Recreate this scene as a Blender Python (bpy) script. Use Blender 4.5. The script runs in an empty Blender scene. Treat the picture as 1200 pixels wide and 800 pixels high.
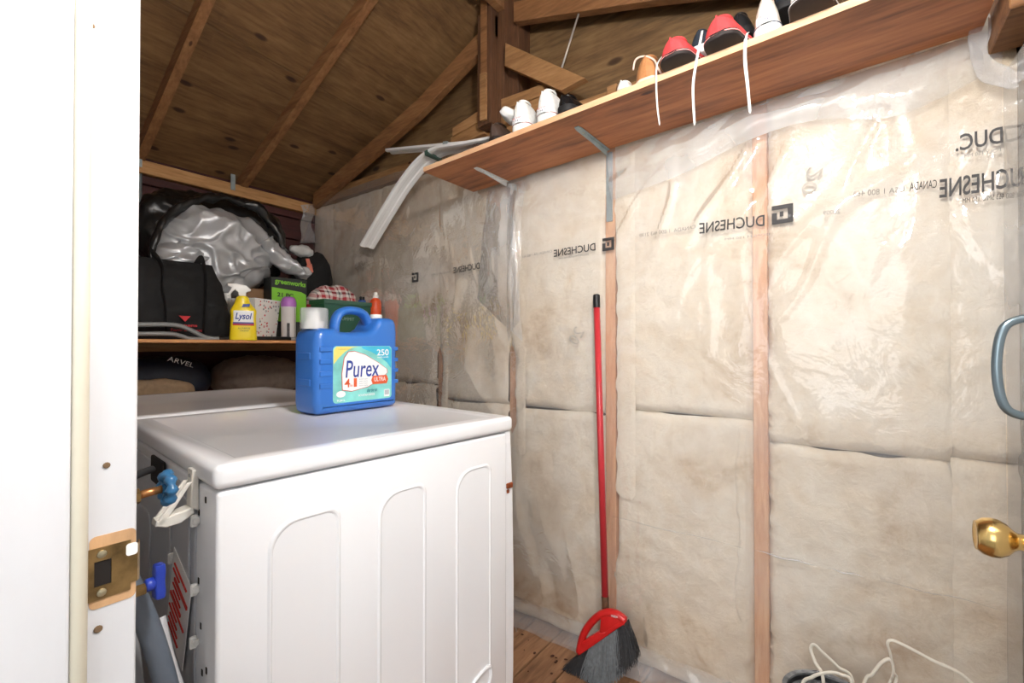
import bpy, bmesh, math, random
from math import sin, cos, pi, radians, atan2, sqrt, tan
from mathutils import Vector, Matrix, noise
random.seed(7)
SC = bpy.context.scene
COL = SC.collection

# ------------------------------------------------------------------ camera
F_PX = 541.0; YAW = radians(53.4); PITCH = radians(0.55); EYE = Vector((0, 0, 1.2))
cam_d = bpy.data.cameras.new('camera'); cam = bpy.data.objects.new('camera', cam_d)
COL.objects.link(cam)
cam_d.sensor_width = 36; cam_d.lens = 36*F_PX/1200; cam_d.clip_start = 0.02
cam.location = EYE; cam.rotation_euler = (pi/2+PITCH, 0, -YAW)
SC.camera = cam
FW = Vector((sin(YAW)*cos(PITCH), cos(YAW)*cos(PITCH), sin(PITCH)))
RT = Vector((cos(YAW), -sin(YAW), 0)); UP = RT.cross(FW)
def ray(x, y): return FW+RT*((x-600)/F_PX)-UP*((y-400)/F_PX)
def onx(x, y, X): d = ray(x, y); return EYE+d*(X/d.x)
def ony(x, y, Y): d = ray(x, y); return EYE+d*(Y/d.y)
def onz(x, y, Z): d = ray(x, y); return EYE+d*((Z-1.2)/d.z)

# ------------------------------------------------------------------ world and daylight
W = bpy.data.worlds.new('overcast'); SC.world = W; W.use_nodes = True
bg = W.node_tree.nodes["Background"]; bg.inputs[0].default_value = (0.93, 0.96, 1.0, 1); bg.inputs[1].default_value = 0.38
def area(name, loc, target, sx, sy, power, col=(1, 1, 1)):
    d = bpy.data.lights.new(name, 'AREA'); d.shape = 'RECTANGLE'; d.size = sx; d.size_y = sy; d.energy = power; d.color = col
    o = bpy.data.objects.new(name, d); COL.objects.link(o); o.location = loc
    o.rotation_euler = (Vector(target)-Vector(loc)).to_track_quat('-Z', 'Y').to_euler()
    return o
area('doorway_daylight', (-2.3, -0.2, 1.75), (1.4, 1.0, 1.15), 2.6, 1.8, 26, (1.0, 0.985, 0.96))
ADDED_LAMP = 180
SC.view_settings.view_transform = 'Standard'; SC.view_settings.look = 'None'
SC.view_settings.exposure = 1.06; SC.view_settings.gamma = 1.0; SC.view_settings.use_curve_mapping = False

# ------------------------------------------------------------------ materials
def new_mat(name):
    m = bpy.data.materials.new(name); m.use_nodes = True
    return m, m.node_tree, m.node_tree.nodes['Principled BSDF']
MATS = {}
def ramp(nt, stops):
    r = nt.nodes.new('ShaderNodeValToRGB'); e = r.color_ramp.elements
    while len(e) < len(stops): e.new(0.5)
    for i, (p, c) in enumerate(stops): e[i].position = p; e[i].color = (*c, 1)
    return r
def coords(nt, scale=(1, 1, 1), kind='Object'):
    tc = nt.nodes.new('ShaderNodeTexCoord'); mp = nt.nodes.new('ShaderNodeMapping')
    mp.inputs['Scale'].default_value = scale; nt.links.new(tc.outputs[kind], mp.inputs[0]); return mp
def noise_tex(nt, vec, scale, detail=5, rough=.55, dist=0):
    n = nt.nodes.new('ShaderNodeTexNoise'); n.inputs['Scale'].default_value = scale; n.inputs['Detail'].default_value = detail
    n.inputs['Roughness'].default_value = rough; n.inputs['Distortion'].default_value = dist
    nt.links.new(vec.outputs[0], n.inputs['Vector']); return n
def bump(nt, bs, src, strength, dist=.01):
    b = nt.nodes.new('ShaderNodeBump'); b.inputs['Strength'].default_value = strength; b.inputs['Distance'].default_value = dist
    nt.links.new(src, b.inputs['Height']); nt.links.new(b.outputs[0], bs.inputs['Normal'])
def mat(name, col, rough=.5, metal=0, var=.08, scale=20, bmp=0, stretch=(1, 1, 1), coat=0, alpha=None):
    """plain material with a little procedural mottling"""
    if name in MATS: return MATS[name]
    m, nt, bs = new_mat(name)
    mp = coords(nt, stretch); n = noise_tex(nt, mp, scale)
    d = tuple(max(0, c*(1-var*2)) for c in col); l = tuple(min(1, c*(1+var)) for c in col)
    r = ramp(nt, [(.3, d), (.7, l)]); nt.links.new(n.outputs[0], r.inputs[0]); nt.links.new(r.outputs[0], bs.inputs['Base Color'])
    bs.inputs['Roughness'].default_value = rough; bs.inputs['Metallic'].default_value = metal
    bs.inputs['Coat Weight'].default_value = coat
    if bmp: bump(nt, bs, n.outputs[0], bmp)
    if alpha is not None: bs.inputs['Alpha'].default_value = alpha
    MATS[name] = m; return m
def wood(name, c1, c2, c3, axis='X', scale=3, rough=.65, knots=0, stain=0, knot_scale=4.0, bmp=.15, kp='xy'):
    """grain running along one axis, optional dark knots and stains"""
    if name in MATS: return MATS[name]
    m, nt, bs = new_mat(name); L = nt.links
    st = {'X': (.12, 1, 1), 'Y': (1, .12, 1), 'Z': (1, 1, .12)}[axis]
    tc = nt.nodes.new('ShaderNodeTexCoord')
    oi = nt.nodes.new('ShaderNodeObjectInfo')
    vm = nt.nodes.new('ShaderNodeVectorMath'); vm.operation = 'SCALE'; vm.inputs[0].default_value = (7.3, 5.1, 9.7)
    L.new(oi.outputs['Random'], vm.inputs['Scale'])
    va = nt.nodes.new('ShaderNodeVectorMath'); va.operation = 'ADD'; L.new(tc.outputs['Object'], va.inputs[0]); L.new(vm.outputs[0], va.inputs[1])
    mp = nt.nodes.new('ShaderNodeMapping'); mp.inputs['Scale'].default_value = st; L.new(va.outputs[0], mp.inputs[0])
    n1 = noise_tex(nt, mp, scale*9, 6, .6, .6)
    n2 = noise_tex(nt, mp, scale*45, 3, .6)
    mx = nt.nodes.new('ShaderNodeMix'); mx.inputs[0].default_value = .45
    L.new(n1.outputs[0], mx.inputs[2]); L.new(n2.outputs[0], mx.inputs[3])
    r = ramp(nt, [(.34, c1), (.5, c2), (.66, c3)]); L.new(mx.outputs[0], r.inputs[0])
    out = r.outputs[0]
    def mul(out, facsock, colr):
        x = nt.nodes.new('ShaderNodeMix'); x.data_type = 'RGBA'; x.blend_type = 'MULTIPLY'
        L.new(facsock, x.inputs[0]); L.new(out, x.inputs[6]); x.inputs[7].default_value = (*colr, 1); return x.outputs[2]
    if stain:
        ns = noise_tex(nt, va, 2.2, 5, .6, .4); rr = ramp(nt, [(.45, (0, 0, 0)), (.72, (stain, stain, stain))]); L.new(ns.outputs[0], rr.inputs[0])
        out = mul(out, rr.outputs[0], (.45, .4, .35))
    if knots:
        st2 = {'X': (.45, 1, 1), 'Y': (1, .45, 1), 'Z': (1, 1, .45)}[axis]
        mk = nt.nodes.new('ShaderNodeMapping'); mk.inputs['Scale'].default_value = st2; L.new(va.outputs[0], mk.inputs[0])
        v = nt.nodes.new('ShaderNodeTexVoronoi'); v.voronoi_dimensions = '2D'; v.inputs['Scale'].default_value = knot_scale
        sxyz = nt.nodes.new('ShaderNodeSeparateXYZ'); cxyz = nt.nodes.new('ShaderNodeCombineXYZ'); L.new(mk.outputs[0], sxyz.inputs[0])
        for i_, c_ in enumerate(kp): L.new(sxyz.outputs['xyz'.index(c_)], cxyz.inputs[i_])
        L.new(cxyz.outputs[0], v.inputs['Vector'])
        rk = ramp(nt, [(0, (1, 1, 1)), (knots, (.9, .9, .9)), (knots*1.7, (0, 0, 0))]); L.new(v.outputs['Distance'], rk.inputs[0])
        sc_ = nt.nodes.new('ShaderNodeSeparateColor'); L.new(v.outputs['Color'], sc_.inputs[0])
        gt = nt.nodes.new('ShaderNodeMath'); gt.operation = 'GREATER_THAN'; L.new(sc_.outputs[0], gt.inputs[0]); gt.inputs[1].default_value = .58
        mm = nt.nodes.new('ShaderNodeMath'); mm.operation = 'MULTIPLY'; L.new(rk.outputs[0], mm.inputs[0]); L.new(gt.outputs[0], mm.inputs[1])
        out = mul(out, mm.outputs[0], (.22, .15, .1))
    L.new(out, bs.inputs['Base Color']); bs.inputs['Roughness'].default_value = rough
    bump(nt, bs, mx.outputs[0], bmp, .004)
    MATS[name] = m; return m
def srgb(r, g, b): return tuple(((c/255+.055)/1.055)**2.4 if c > 10 else c/255/12.92 for c in (r, g, b))

PLY = wood('roof_plywood', srgb(86, 59, 31), srgb(116, 84, 49), srgb(134, 102, 64), 'X', 1.5, .75, .065, .5, 7.5)
GPLY = wood('gable_plywood', srgb(84, 63, 38), srgb(118, 90, 56), srgb(138, 110, 72), 'Y', 1.6, .75, .065, .6, 6, kp='yz')
RAFT = wood('rafter_lumber', srgb(108, 71, 40), srgb(134, 92, 55), srgb(152, 110, 70), 'Y', 2, .7, .02, .25, 5)
STUDM = wood('stud_lumber', srgb(190, 138, 102), srgb(214, 162, 122), srgb(226, 182, 142), 'Z', 2, .7, .02, .15, 6, kp='yz')
PLATE = wood('plate_lumber', srgb(124, 88, 52), srgb(152, 112, 70), srgb(170, 130, 86), 'Y', 2, .7, .02, .2, 5, kp='yz')
PLATEX = wood('wall_plate_lumber', srgb(150, 108, 64), srgb(186, 140, 88), srgb(200, 158, 106), 'X', 2, .7, .02, .2, 5)
DARKW = wood('old_dark_lumber', srgb(70, 44, 26), srgb(92, 60, 36), srgb(108, 72, 46), 'Z', 2, .75, 0, .4)
SHELFM = wood('stained_shelf_wood', srgb(122, 68, 34), srgb(178, 108, 60), srgb(200, 130, 78), 'Y', 1.0, .5, .016, .3, 2.4, .05)
SHELFE = wood('shelf_edge_wood', srgb(206, 156, 116), srgb(222, 178, 138), srgb(232, 194, 158), 'Y', 2, .55, 0, .2)
BSHELF = wood('tan_shelf_wood', srgb(168, 112, 64), srgb(190, 132, 80), srgb(206, 150, 96), 'X', 1.4, .6)
FLOORM = wood('floor_wood', srgb(104, 72, 48), srgb(148, 108, 76), srgb(172, 132, 96), 'X', 1.6, .7, .03, .8, 5)
REDW = wood('dark_red_siding', srgb(52, 20, 18), srgb(66, 26, 23), srgb(78, 33, 29), 'X', 2, .7, 0, .4)
WHITE = mat('white_painted_wood', srgb(236, 236, 236), .45, 0, .02, 6, .05)
JAMBW = mat('jamb_white_paint', srgb(214, 215, 218), .45, 0, .035, 9, .12, (1, 1, .25))
ENAMEL = mat('white_enamel', srgb(236, 238, 241), .22, 0, .006, 3, 0, coat=.3)
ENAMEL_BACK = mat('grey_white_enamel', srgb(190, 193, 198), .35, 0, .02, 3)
WPLAS = mat('white_plastic', srgb(238, 238, 234), .35, 0, .01)
CPLAS = mat('cream_plastic', srgb(226, 223, 214), .4, 0, .02)
WSTRIP = mat('beige_vinyl', srgb(204, 198, 180), .5, 0, .03, 10)
BRASS = mat('brass', (.75, .52, .2), .22, 1, .06, 40)
ABRASS = mat('worn_brass', srgb(150, 122, 78), .38, .8, .3, 30)
STEEL = mat('grey_steel', srgb(150, 156, 158), .35, .7, .05, 30)
GALV = mat('galvanised', srgb(158, 172, 174), .45, .4, .08, 40)
SCREWM = mat('screw_metal', srgb(190, 180, 150), .3, .9, .05)
BLACKM = mat('black_rubber', srgb(18, 18, 20), .5, 0, .1)
DARKHOLE = mat('dark_hole', srgb(30, 24, 20), .9, 0, .1)
RAWWOOD = mat('raw_wood', srgb(206, 164, 120), .8, 0, .15, 30, .2, (1, 1, .3))

# ------------------------------------------------------------------ mesh helpers
def link(name, me, m=None, parent=None, loc=(0, 0, 0), rot=(0, 0, 0)):
    o = bpy.data.objects.new(name, me); COL.objects.link(o); o.location = loc; o.rotation_euler = rot
    if m is not None and me is not None and len(me.materials) == 0: me.materials.append(m)
    if parent is not None: o.parent = parent
    return o
def obj(name, bm, m=None, parent=None, loc=(0, 0, 0), rot=(0, 0, 0), smooth=False, wn=None):
    me = bpy.data.meshes.new(name)
    bmesh.ops.recalc_face_normals(bm, faces=bm.faces)
    bm.to_mesh(me); bm.free()
    if smooth:
        for p in me.polygons: p.use_smooth = True
        for p in me.polygons:
            if p.area > .012: p.use_smooth = False
        if wn is not None:
            try: me.set_sharp_from_angle(angle=radians(wn))
            except Exception: pass
    if parent is not None and parent.get('world_parts'):
        loc = Vector(loc)-parent.location
    return link(name, me, m, parent, loc, rot)
def thing(name, label, cat, loc=(0, 0, 0), rotz=0, group=None, world=False, parent=None):
    o = bpy.data.objects.new(name, None); COL.objects.link(o); o.location = loc; o.rotation_euler = (0, 0, rotz); o.empty_display_size = .05
    o['label'] = label; o['category'] = cat
    if group: o['group'] = group
    if world: o['world_parts'] = 1
    return o
def tag(o, label, cat, group=None):
    o['label'] = label; o['category'] = cat
    if group: o['group'] = group
    return o
def struct(name, bm=None, m=None, loc=(0, 0, 0), label=None, **k):
    o = obj(name, bm, m, None, loc, **k) if bm is not None else link(name, None, None, None, loc)
    o['kind'] = 'structure'
    if label: o['label'] = label
    return o
def B(): return bmesh.new()
def box(bm, a, b, bev=0, seg=2, mtx=None):
    a = Vector(a); b = Vector(b); c = (a+b)/2; s = b-a
    r = bmesh.ops.create_cube(bm, size=1, matrix=Matrix.Translation(c) @ Matrix.Diagonal((s.x, s.y, s.z, 1)))
    vs = r['verts']
    if bev:
        es = list({e for v in vs for e in v.link_edges})
        rr = bmesh.ops.bevel(bm, geom=es, offset=bev, segments=seg, profile=.5, affect='EDGES')
        vs = list({v for f in rr['faces'] for v in f.verts} | {v for v in vs if v.is_valid})
    if mtx is not None:
        bmesh.ops.transform(bm, matrix=mtx, verts=[v for v in vs if v.is_valid])
    return bm
def bxm(a, b, bev=0, seg=2): return box(B(), a, b, bev, seg)
def frame(d):
    d = d.normalized(); up = Vector((0, 0, 1)) if abs(d.z) < .95 else Vector((1, 0, 0))
    x = d.cross(up).normalized(); return x, x.cross(d).normalized()
def tube(bm, pts, rad, n=10, cap=True, flat=None, closed=False):
    """sweep a circle (or an ellipse rad x flat) along a path"""
    pts = [Vector(p) for p in pts]; rings = []; N = len(pts)
    px = None
    for i, p in enumerate(pts):
        if closed: d = pts[(i+1) % N]-pts[i-1]
        else: d = (pts[min(i+1, N-1)]-pts[max(i-1, 0)])
        d.normalize()
        if px is None: x, y = frame(d)
        else:
            x = (px-d*px.dot(d))
            if x.length < 1e-5: x, y = frame(d)
            x.normalize(); y = x.cross(d).normalized()
        px = x
        r = rad[i] if isinstance(rad, (list, tuple)) else rad
        r2 = r if flat is None else flat
        rings.append([bm.verts.new(p+x*(r*cos(2*pi*k/n))+y*(r2*sin(2*pi*k/n))) for k in range(n)])
    M_ = N if closed else N-1
    for i in range(M_):
        a = rings[i]; b = rings[(i+1) % N]
        for k in range(n): bm.faces.new((a[k], a[(k+1) % n], b[(k+1) % n], b[k]))
    if cap and not closed:
        bm.faces.new(rings[0][::-1]); bm.faces.new(rings[-1])
    return bm
def cyl(bm, a, b, r, r2=None, n=20): return tube(bm, [a, b], [r, r if r2 is None else r2], n)
def spline(pts, per=8):
    pts = [Vector(p) for p in pts]; out = []
    for i in range(len(pts)-1):
        p0 = pts[max(i-1, 0)]; p1 = pts[i]; p2 = pts[i+1]; p3 = pts[min(i+2, len(pts)-1)]
        for k in range(per):
            t = k/per
            out.append(.5*((2*p1)+(p2-p0)*t+(2*p0-5*p1+4*p2-p3)*t*t+(3*p1-p0-3*p2+p3)*t**3))
    out.append(pts[-1]); return out
def lathe(bm, prof, n=28, mtx=None):
    """profile of (r, z) about local z"""
    rings = []
    for r, z in prof:
        rings.append([bm.verts.new(Vector((max(r, 1e-5)*cos(2*pi*k/n), max(r, 1e-5)*sin(2*pi*k/n), z))) for k in range(n)])
    for a, b in zip(rings, rings[1:]):
        for k in range(n): bm.faces.new((a[k], a[(k+1) % n], b[(k+1) % n], b[k]))
    bm.faces.new(rings[0][::-1]); bm.faces.new(rings[-1])
    if mtx is not None: bmesh.ops.transform(bm, matrix=mtx, verts=[v for r in rings for v in r])
    return bm
def prism(bm, poly, a, b, plane='xz', bev=0, seg=3):
    """extrude a 2-D outline between two depths"""
    def P(u, v, w):
        return {'xz': (u, w, v), 'xy': (u, v, w), 'yz': (w, u, v)}[plane]
    va = [bm.verts.new(P(u, v, a)) for u, v in poly]; vb = [bm.verts.new(P(u, v, b)) for u, v in poly]
    n = len(poly); fs = [bm.faces.new(va), bm.faces.new(vb[::-1])]
    for i in range(n): fs.append(bm.faces.new((va[i], vb[i], vb[(i+1) % n], va[(i+1) % n])))
    if bev:
        bmesh.ops.recalc_face_normals(bm, faces=fs)
        es = [e for f in fs[:2] for e in f.edges]
        bmesh.ops.bevel(bm, geom=es, offset=bev, segments=seg, profile=.5, affect='EDGES')
    return bm
def sup(t, p):
    c, s = cos(t), sin(t)
    return (abs(c)**(2/p))*(1 if c >= 0 else -1), (abs(s)**(2/p))*(1 if s >= 0 else -1)
def loft(bm, secs, n=32, disp=None, t0=0, t1=2*pi, off=0, cap=True):
    """stack of superellipse sections (cx, cy, z, halfwidth, halfdepth, power)"""
    closed = abs(t1-t0-2*pi) < 1e-6; rings = []
    cnt = n if closed else n+1
    for s in secs:
        cx, cy, z, a, b, p = s; ring = []
        for k in range(cnt):
            x, y = sup(t0+(t1-t0)*k/n, p); v = Vector((cx+x*(a+off), cy+y*(b+off), z))
            if disp: v = v+disp(v, Vector((x, y, 0)))
            ring.append(bm.verts.new(v))
        rings.append(ring)
    for a, b in zip(rings, rings[1:]):
        for k in range(n): bm.faces.new((a[k], a[(k+1) % cnt], b[(k+1) % cnt], b[k]))
    if cap and closed: bm.faces.new(rings[0][::-1]); bm.faces.new(rings[-1])
    return bm
def interp_secs(secs, per=6):
    out = []
    pts = [list(s) for s in secs]
    for i in range(len(pts)-1):
        p0 = pts[max(i-1, 0)]; p1 = pts[i]; p2 = pts[i+1]; p3 = pts[min(i+2, len(pts)-1)]
        for k in range(per):
            t = k/per
            out.append([.5*(2*b+(c-a)*t+(2*a-5*b+4*c-d)*t*t+(3*b-a-3*c+d)*t**3) for a, b, c, d in zip(p0, p1, p2, p3)])
    out.append(pts[-1]); return out
def grid(bm, nu, nv, fn):
    vs = [[bm.verts.new(fn(i/nu, j/nv)) for i in range(nu+1)] for j in range(nv+1)]
    for j in range(nv):
        for i in range(nu): bm.faces.new((vs[j][i], vs[j][i+1], vs[j+1][i+1], vs[j+1][i]))
    return bm
def blob(bm, c, r, nu=64, nv=40, disp=None, p=2.0):
    """closed lumpy body: superellipsoid with displacement along the radius"""
    c = Vector(c); top = None; rings = []
    for j in range(1, nv):
        ph = -pi/2+pi*j/nv; ring = []
        for i in range(nu):
            th = 2*pi*i/nu; x, y = sup(th, p); cz = cos(ph)**(2/p); sz = (abs(sin(ph))**(2/p))*(1 if ph > 0 else -1)
            d = Vector((x*cz, y*cz, sz)); v = Vector((c.x+d.x*r[0], c.y+d.y*r[1], c.z+d.z*r[2]))
            if disp: v = v+disp(v, d)
            ring.append(bm.verts.new(v))
        rings.append(ring)
    for a, b in zip(rings, rings[1:]):
        for i in range(nu): bm.faces.new((a[i], a[(i+1) % nu], b[(i+1) % nu], b[i]))
    bm.faces.new(rings[0][::-1]); bm.faces.new(rings[-1])
    return bm
def crumple(amp, f, seed=0, hard=True):
    o = Vector((seed*3.1, seed*1.7, seed*2.3))
    def d(v, n):
        q = v*f+o
        k = noise.turbulence(q, 4, hard, noise_basis='PERLIN_ORIGINAL', amplitude_scale=.55, frequency_scale=2.1)
        w = noise.noise(v*f*.4+o)
        nn = n.normalized() if n.length > 1e-6 else Vector((0, 0, 1))
        return nn*(amp*(k-.6)+amp*.8*w)
    return d
def text_bm(body, w=None, h=None, bold=0, shear=0, thick=.0004):
    """lettering as a mesh, centred, fitted to w x h"""
    cu = bpy.data.curves.new('lettering', 'FONT'); cu.body = body; cu.size = 1; cu.offset = bold; cu.shear = shear
    cu.align_x = 'LEFT'; cu.resolution_u = 3
    o = bpy.data.objects.new('lettering_tmp', cu); COL.objects.link(o)
    bpy.context.view_layer.update()
    dg = bpy.context.evaluated_depsgraph_get(); me = bpy.data.meshes.new_from_object(o.evaluated_get(dg))
    bpy.data.objects.remove(o); bpy.data.curves.remove(cu)
    bm = B(); bm.from_mesh(me); bpy.data.meshes.remove(me)
    xs = [v.co.x for v in bm.verts]; ys = [v.co.y for v in bm.verts]
    x0, x1, y0, y1 = min(xs), max(xs), min(ys), max(ys)
    sy = h/(y1-y0) if h else None; sx = w/(x1-x0) if w else sy
    if sy is None: sy = sx
    for v in bm.verts: v.co = Vector(((v.co.x-(x0+x1)/2)*sx, (v.co.y-(y0+y1)/2)*sy, 0))
    return bm
def put(bm, pos, right, up):
    right = Vector(right).normalized(); up = Vector(up).normalized(); n = right.cross(up)
    m = Matrix(((right.x, up.x, n.x, pos[0]), (right.y, up.y, n.y, pos[1]), (right.z, up.z, n.z, pos[2]), (0, 0, 0, 1)))
    bmesh.ops.transform(bm, matrix=m, verts=bm.verts); return bm
def letter(name, body, pos, right, up, w, h, m, parent, bold=0, shear=0):
    bm = put(text_bm(body, w, h, bold, shear), pos, right, up)
    me = bpy.data.meshes.new(name); bm.to_mesh(me); bm.free()
    loc = (0, 0, 0)
    if parent is not None and parent.get('world_parts'): loc = -parent.location
    return link(name, me, m, parent, loc)
def rrect(x0, x1, y0, y1, r, n=5):
    out = []
    for cx, cy, a in ((x1-r, y1-r, 0), (x0+r, y1-r, pi/2), (x0+r, y0+r, pi), (x1-r, y0+r, 3*pi/2)):
        for k in range(n+1): t = a+pi/2*k/n; out.append((cx+r*cos(t), cy+r*sin(t)))
    return out

# ================================================================== the setting
XW = 1.655; YB = 2.89; YN = -0.33; XI = 0.175; RIDGE = 1.28; OPEN0, OPEN1, HEAD = -0.235, 0.685, 2.04
def slope(x): return .52-.12*(max(x, .2)-.74)
def zr(x, y):                         # underside of the rafters
    d = (2.86-y) if y > RIDGE else (2.86-(2*RIDGE-y))
    return 2.12+d*slope(x)
def zs(x, y): return zr(x, y)+.072    # underside of the roof boards

# ground outside, floor
struct('ground', bxm((-5, -5, -.3), (.0, 6, -.12)), mat('concrete', srgb(150, 148, 142), .9, 0, .1, 8, .2), label='grey concrete ground outside the doorway')
fl = struct('floor', bxm((0.0, YN-.1, -.12), (1.8, 3.0, -.022)), mat('subfloor', srgb(80, 60, 44), .9), label='brown dirty wooden floorboards')
y = YN-.08; k = 0
random.seed(3)
while y < 2.95:
    w = .128+random.uniform(-.006, .006); dz = random.uniform(-.002, .002)
    obj('floorboard', bxm((XI+.001, y+.0025, -.022), (1.755, y+w-.0025, dz), .003, 1), FLOORM, fl); y += w
bm = B()
spots = []
random.seed(11)
for _ in range(26):
    px_, py_ = random.uniform(612, 690), random.uniform(728, 800)
    p = onz(px_, py_, .0045)
    if p.x < 1.58: spots.append(p)
for p in spots:
    r = random.uniform(.003, .010); el = random.uniform(.5, 1)
    lathe(bm, [(r, 0), (r*.6, .0012)], 8, Matrix.Translation(p) @ Matrix.Rotation(random.uniform(0, 3), 4, 'Z') @ Matrix.Diagonal((1, el, 1, 1)))
o = obj('dirt_spots', bm, mat('dried_mud', srgb(70, 34, 20), .9, 0, .2), fl); o['kind'] = 'stuff'

# ---- plastic-covered gable wall: sheathing, studs, batts, plates, gable framing
def gable_poly(x, y0, y1, zb=None):
    base = -.1 if zb is None else zb
    return [(y0, base), (y1, base), (y1, zs(x, min(y1, 2.88))), (RIDGE, zs(x, RIDGE)), (y0, zs(x, max(y0, -.32)))]
bm = prism(B(), gable_poly(1.75, YN-.1, 3.0), 1.768, 1.79, 'yz')
wr = struct('wall_right', bm, GPLY, label='insulated stud wall with plywood gable above')
STUDS = [2.66, 2.18, 1.709, 1.247, .764, .245, -.205]
BARE = {.245: (0, 2.0), .764: (.35, 1.75), 1.247: (.80, 1.21), 1.709: (.80, 1.20)}   # heights where a stud shows between the batts
for s in STUDS:
    xf = 1.672 if s in (.245, .764) else (1.690 if s in BARE else 1.745)
    obj('stud', bxm((xf, s-.021, .04), (1.766, s+.021, 2.12), .002, 1), STUDM, wr)
obj('stud', bxm((1.745, YN, .04), (1.766, YN+.04, 2.12), .002, 1), STUDM, wr)
obj('stud', bxm((1.745, YB-.03, .04), (1.766, YB+.01, 2.12), .002, 1), STUDM, wr)
obj('sole_plate', bxm((1.700, YN, 0.004), (1.766, YB, .04), .002, 1), PLATE, wr)
for z0, z1, dx in ((2.12, 2.16, 0), (2.161, 2.20, .006)):
    obj('top_plate', bxm((1.664+dx, YN, z0), (1.766, YB, z1), .002, 1), PLATE, wr)

def insul_material():
    m, nt, bs = new_mat('fibreglass_batt'); L = nt.links
    tc = coords(nt, (1, 1, 1)); n1 = noise_tex(nt, tc, 3.2, 7, .6, .5); n2 = noise_tex(nt, tc, 26, 5, .6, .3)
    mx = nt.nodes.new('ShaderNodeMix'); mx.inputs[0].default_value = .18
    L.new(n1.outputs[0], mx.inputs[2]); L.new(n2.outputs[0], mx.inputs[3])
    r = ramp(nt, [(.30, srgb(192, 166, 134)), (.43, srgb(222, 207, 184)), (.56, srgb(232, 223, 207)), (.70, srgb(222, 206, 182))])
    L.new(mx.outputs[0], r.inputs[0]); L.new(r.outputs[0], bs.inputs['Base Color']); bs.inputs['Roughness'].default_value = .95
    bump(nt, bs, n2.outputs[0], .5, .012); return m
INS = insul_material()
SS = sorted(STUDS)
bays = list(zip([YN+.001]+SS, SS+[YB-.005]))
seams = [.90, .888, .955, .93, .93, 1.0, .95, .97]
def edge_shift(s, z):
    if s not in BARE: return -.001
    a, b = BARE[s]; k = max(0, min(1, (z-a)/.05))*max(0, min(1, (b-z)/.05))
    return -.001+.022*k+.006*k*noise.noise(Vector((s*9, z*5, 1)))
def batt(y0, y1, z0, z1, seed):
    so = Vector((seed*5.3, seed*2.9, 0)); nu = max(6, int((y1-y0)/.015)); nv = int((z1-z0)/.018)
    ya, yb = y0, y1
    def f(u, v):
        zz = z0+(z1-z0)*v
        y0 = ya+edge_shift(ya, zz); y1 = yb-edge_shift(yb, zz)
        yy = y0+(y1-y0)*u
        q = Vector((yy*7, zz*7, 0))+so
        sh = .008*noise.noise(Vector((yy*9, zz*9, seed)))
        if 0 < v < 1 and v < .1 or v > .9: zz += sh*1.5
        e = min(yy-y0, y1-yy, (zz-z0), (z1-zz)); e = max(e, 0)
        x = 1.674+(.03 if min(zz-z0, z1-zz) < .02 or e == yy-y0 and ya in (.245, .764) or e == y1-yy and yb in (.245, .764) else .006)*max(0, 1-e/.012)**2+.007*noise.noise(q)+.005*noise.noise(q*2.7)
        return Vector((max(x, 1.666), yy, zz))
    return grid(B(), nu, nv, f)
for i, (a, b) in enumerate(bays):
    sm = seams[i]
    obj('insulation_batt', batt(a, b, .004, sm, i+1), INS, wr, smooth=True)
    obj('insulation_batt', batt(a, b, sm+.001, 2.118, i+20), INS, wr, smooth=True)
# loose strips of batt facing lapped beside the studs
for yy, z0, z1, w in ((.70, .62, 1.95, .075), (1.19, .72, 1.2, .05), (1.66, .75, 1.55, .04), (.30, .3, .93, .03)):
    def f(u, v, yy=yy, z0=z0, z1=z1, w=w):
        zz = z0+(z1-z0)*v; c = .012*noise.noise(Vector((yy*3, zz*6, 3)))+.006*noise.noise(Vector((yy, zz*25, 9)))
        return Vector((1.6655+.002*noise.noise(Vector((u*3, zz*9, yy)))+(.004 if u in (0, 1) else 0), yy+(u-.5)*w*(1 if v not in (0, 1) else .6)+c*(u+.3), zz))
    obj('insulation_strip', grid(B(), 6, 60, f), INS, wr, smooth=True)

# gable framing
GX = 1.62
def slab(name, pts, x0, x1, m, parent, bev=.002):
    return obj(name, prism(B(), pts, x0, x1, 'yz', bev, 1), m, parent)
slab('gable_rafter', [(2.80, 2.092), (1.80, 2.395), (1.30, 2.605), (1.30, 2.70), (1.80, 2.485), (2.80, 2.185)], GX, GX+.04, RAFT, wr)
slab('gable_rafter', [(1.21, 2.64), (.60, 2.46), (-.30, 2.16), (-.30, 2.25), (.60, 2.55), (1.21, 2.73)], GX+.02, GX+.06, RAFT, wr)
obj('gable_post', bxm((1.592, 1.300, 2.20), (1.662, 1.362, 2.86), .002, 1), DARKW, wr)
obj('facing_strip', bxm((1.585, 1.322, 2.43), (1.5918, 1.356, 2.86), .001, 1), RAFT, wr)
obj('gable_post', bxm((1.60, 1.364, 2.20), (1.662, 1.386, 2.72), .002, 1), DARKW, wr)
obj('gable_post', bxm((1.67, 1.205, 2.20), (1.765, 1.30, 2.9), .002, 1), DARKW, wr)
obj('gable_post', bxm((1.64, 1.262, 2.20), (1.70, 1.30, 2.8), .002, 1), DARKW, wr)
obj('packing_strip', bxm((1.578, 1.320, 2.215), (1.5915, 1.354, 2.428), .001, 1), PLATE, wr)
def pxpoly(pts, X): return [(p.y, p.z) for p in (onx(a, b, X) for a, b in pts)]
slab('brace_board', pxpoly([(592, 50), (685, 91), (657, 106), (591, 77)], 1.60), 1.60, 1.638, PLATE, wr)
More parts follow.
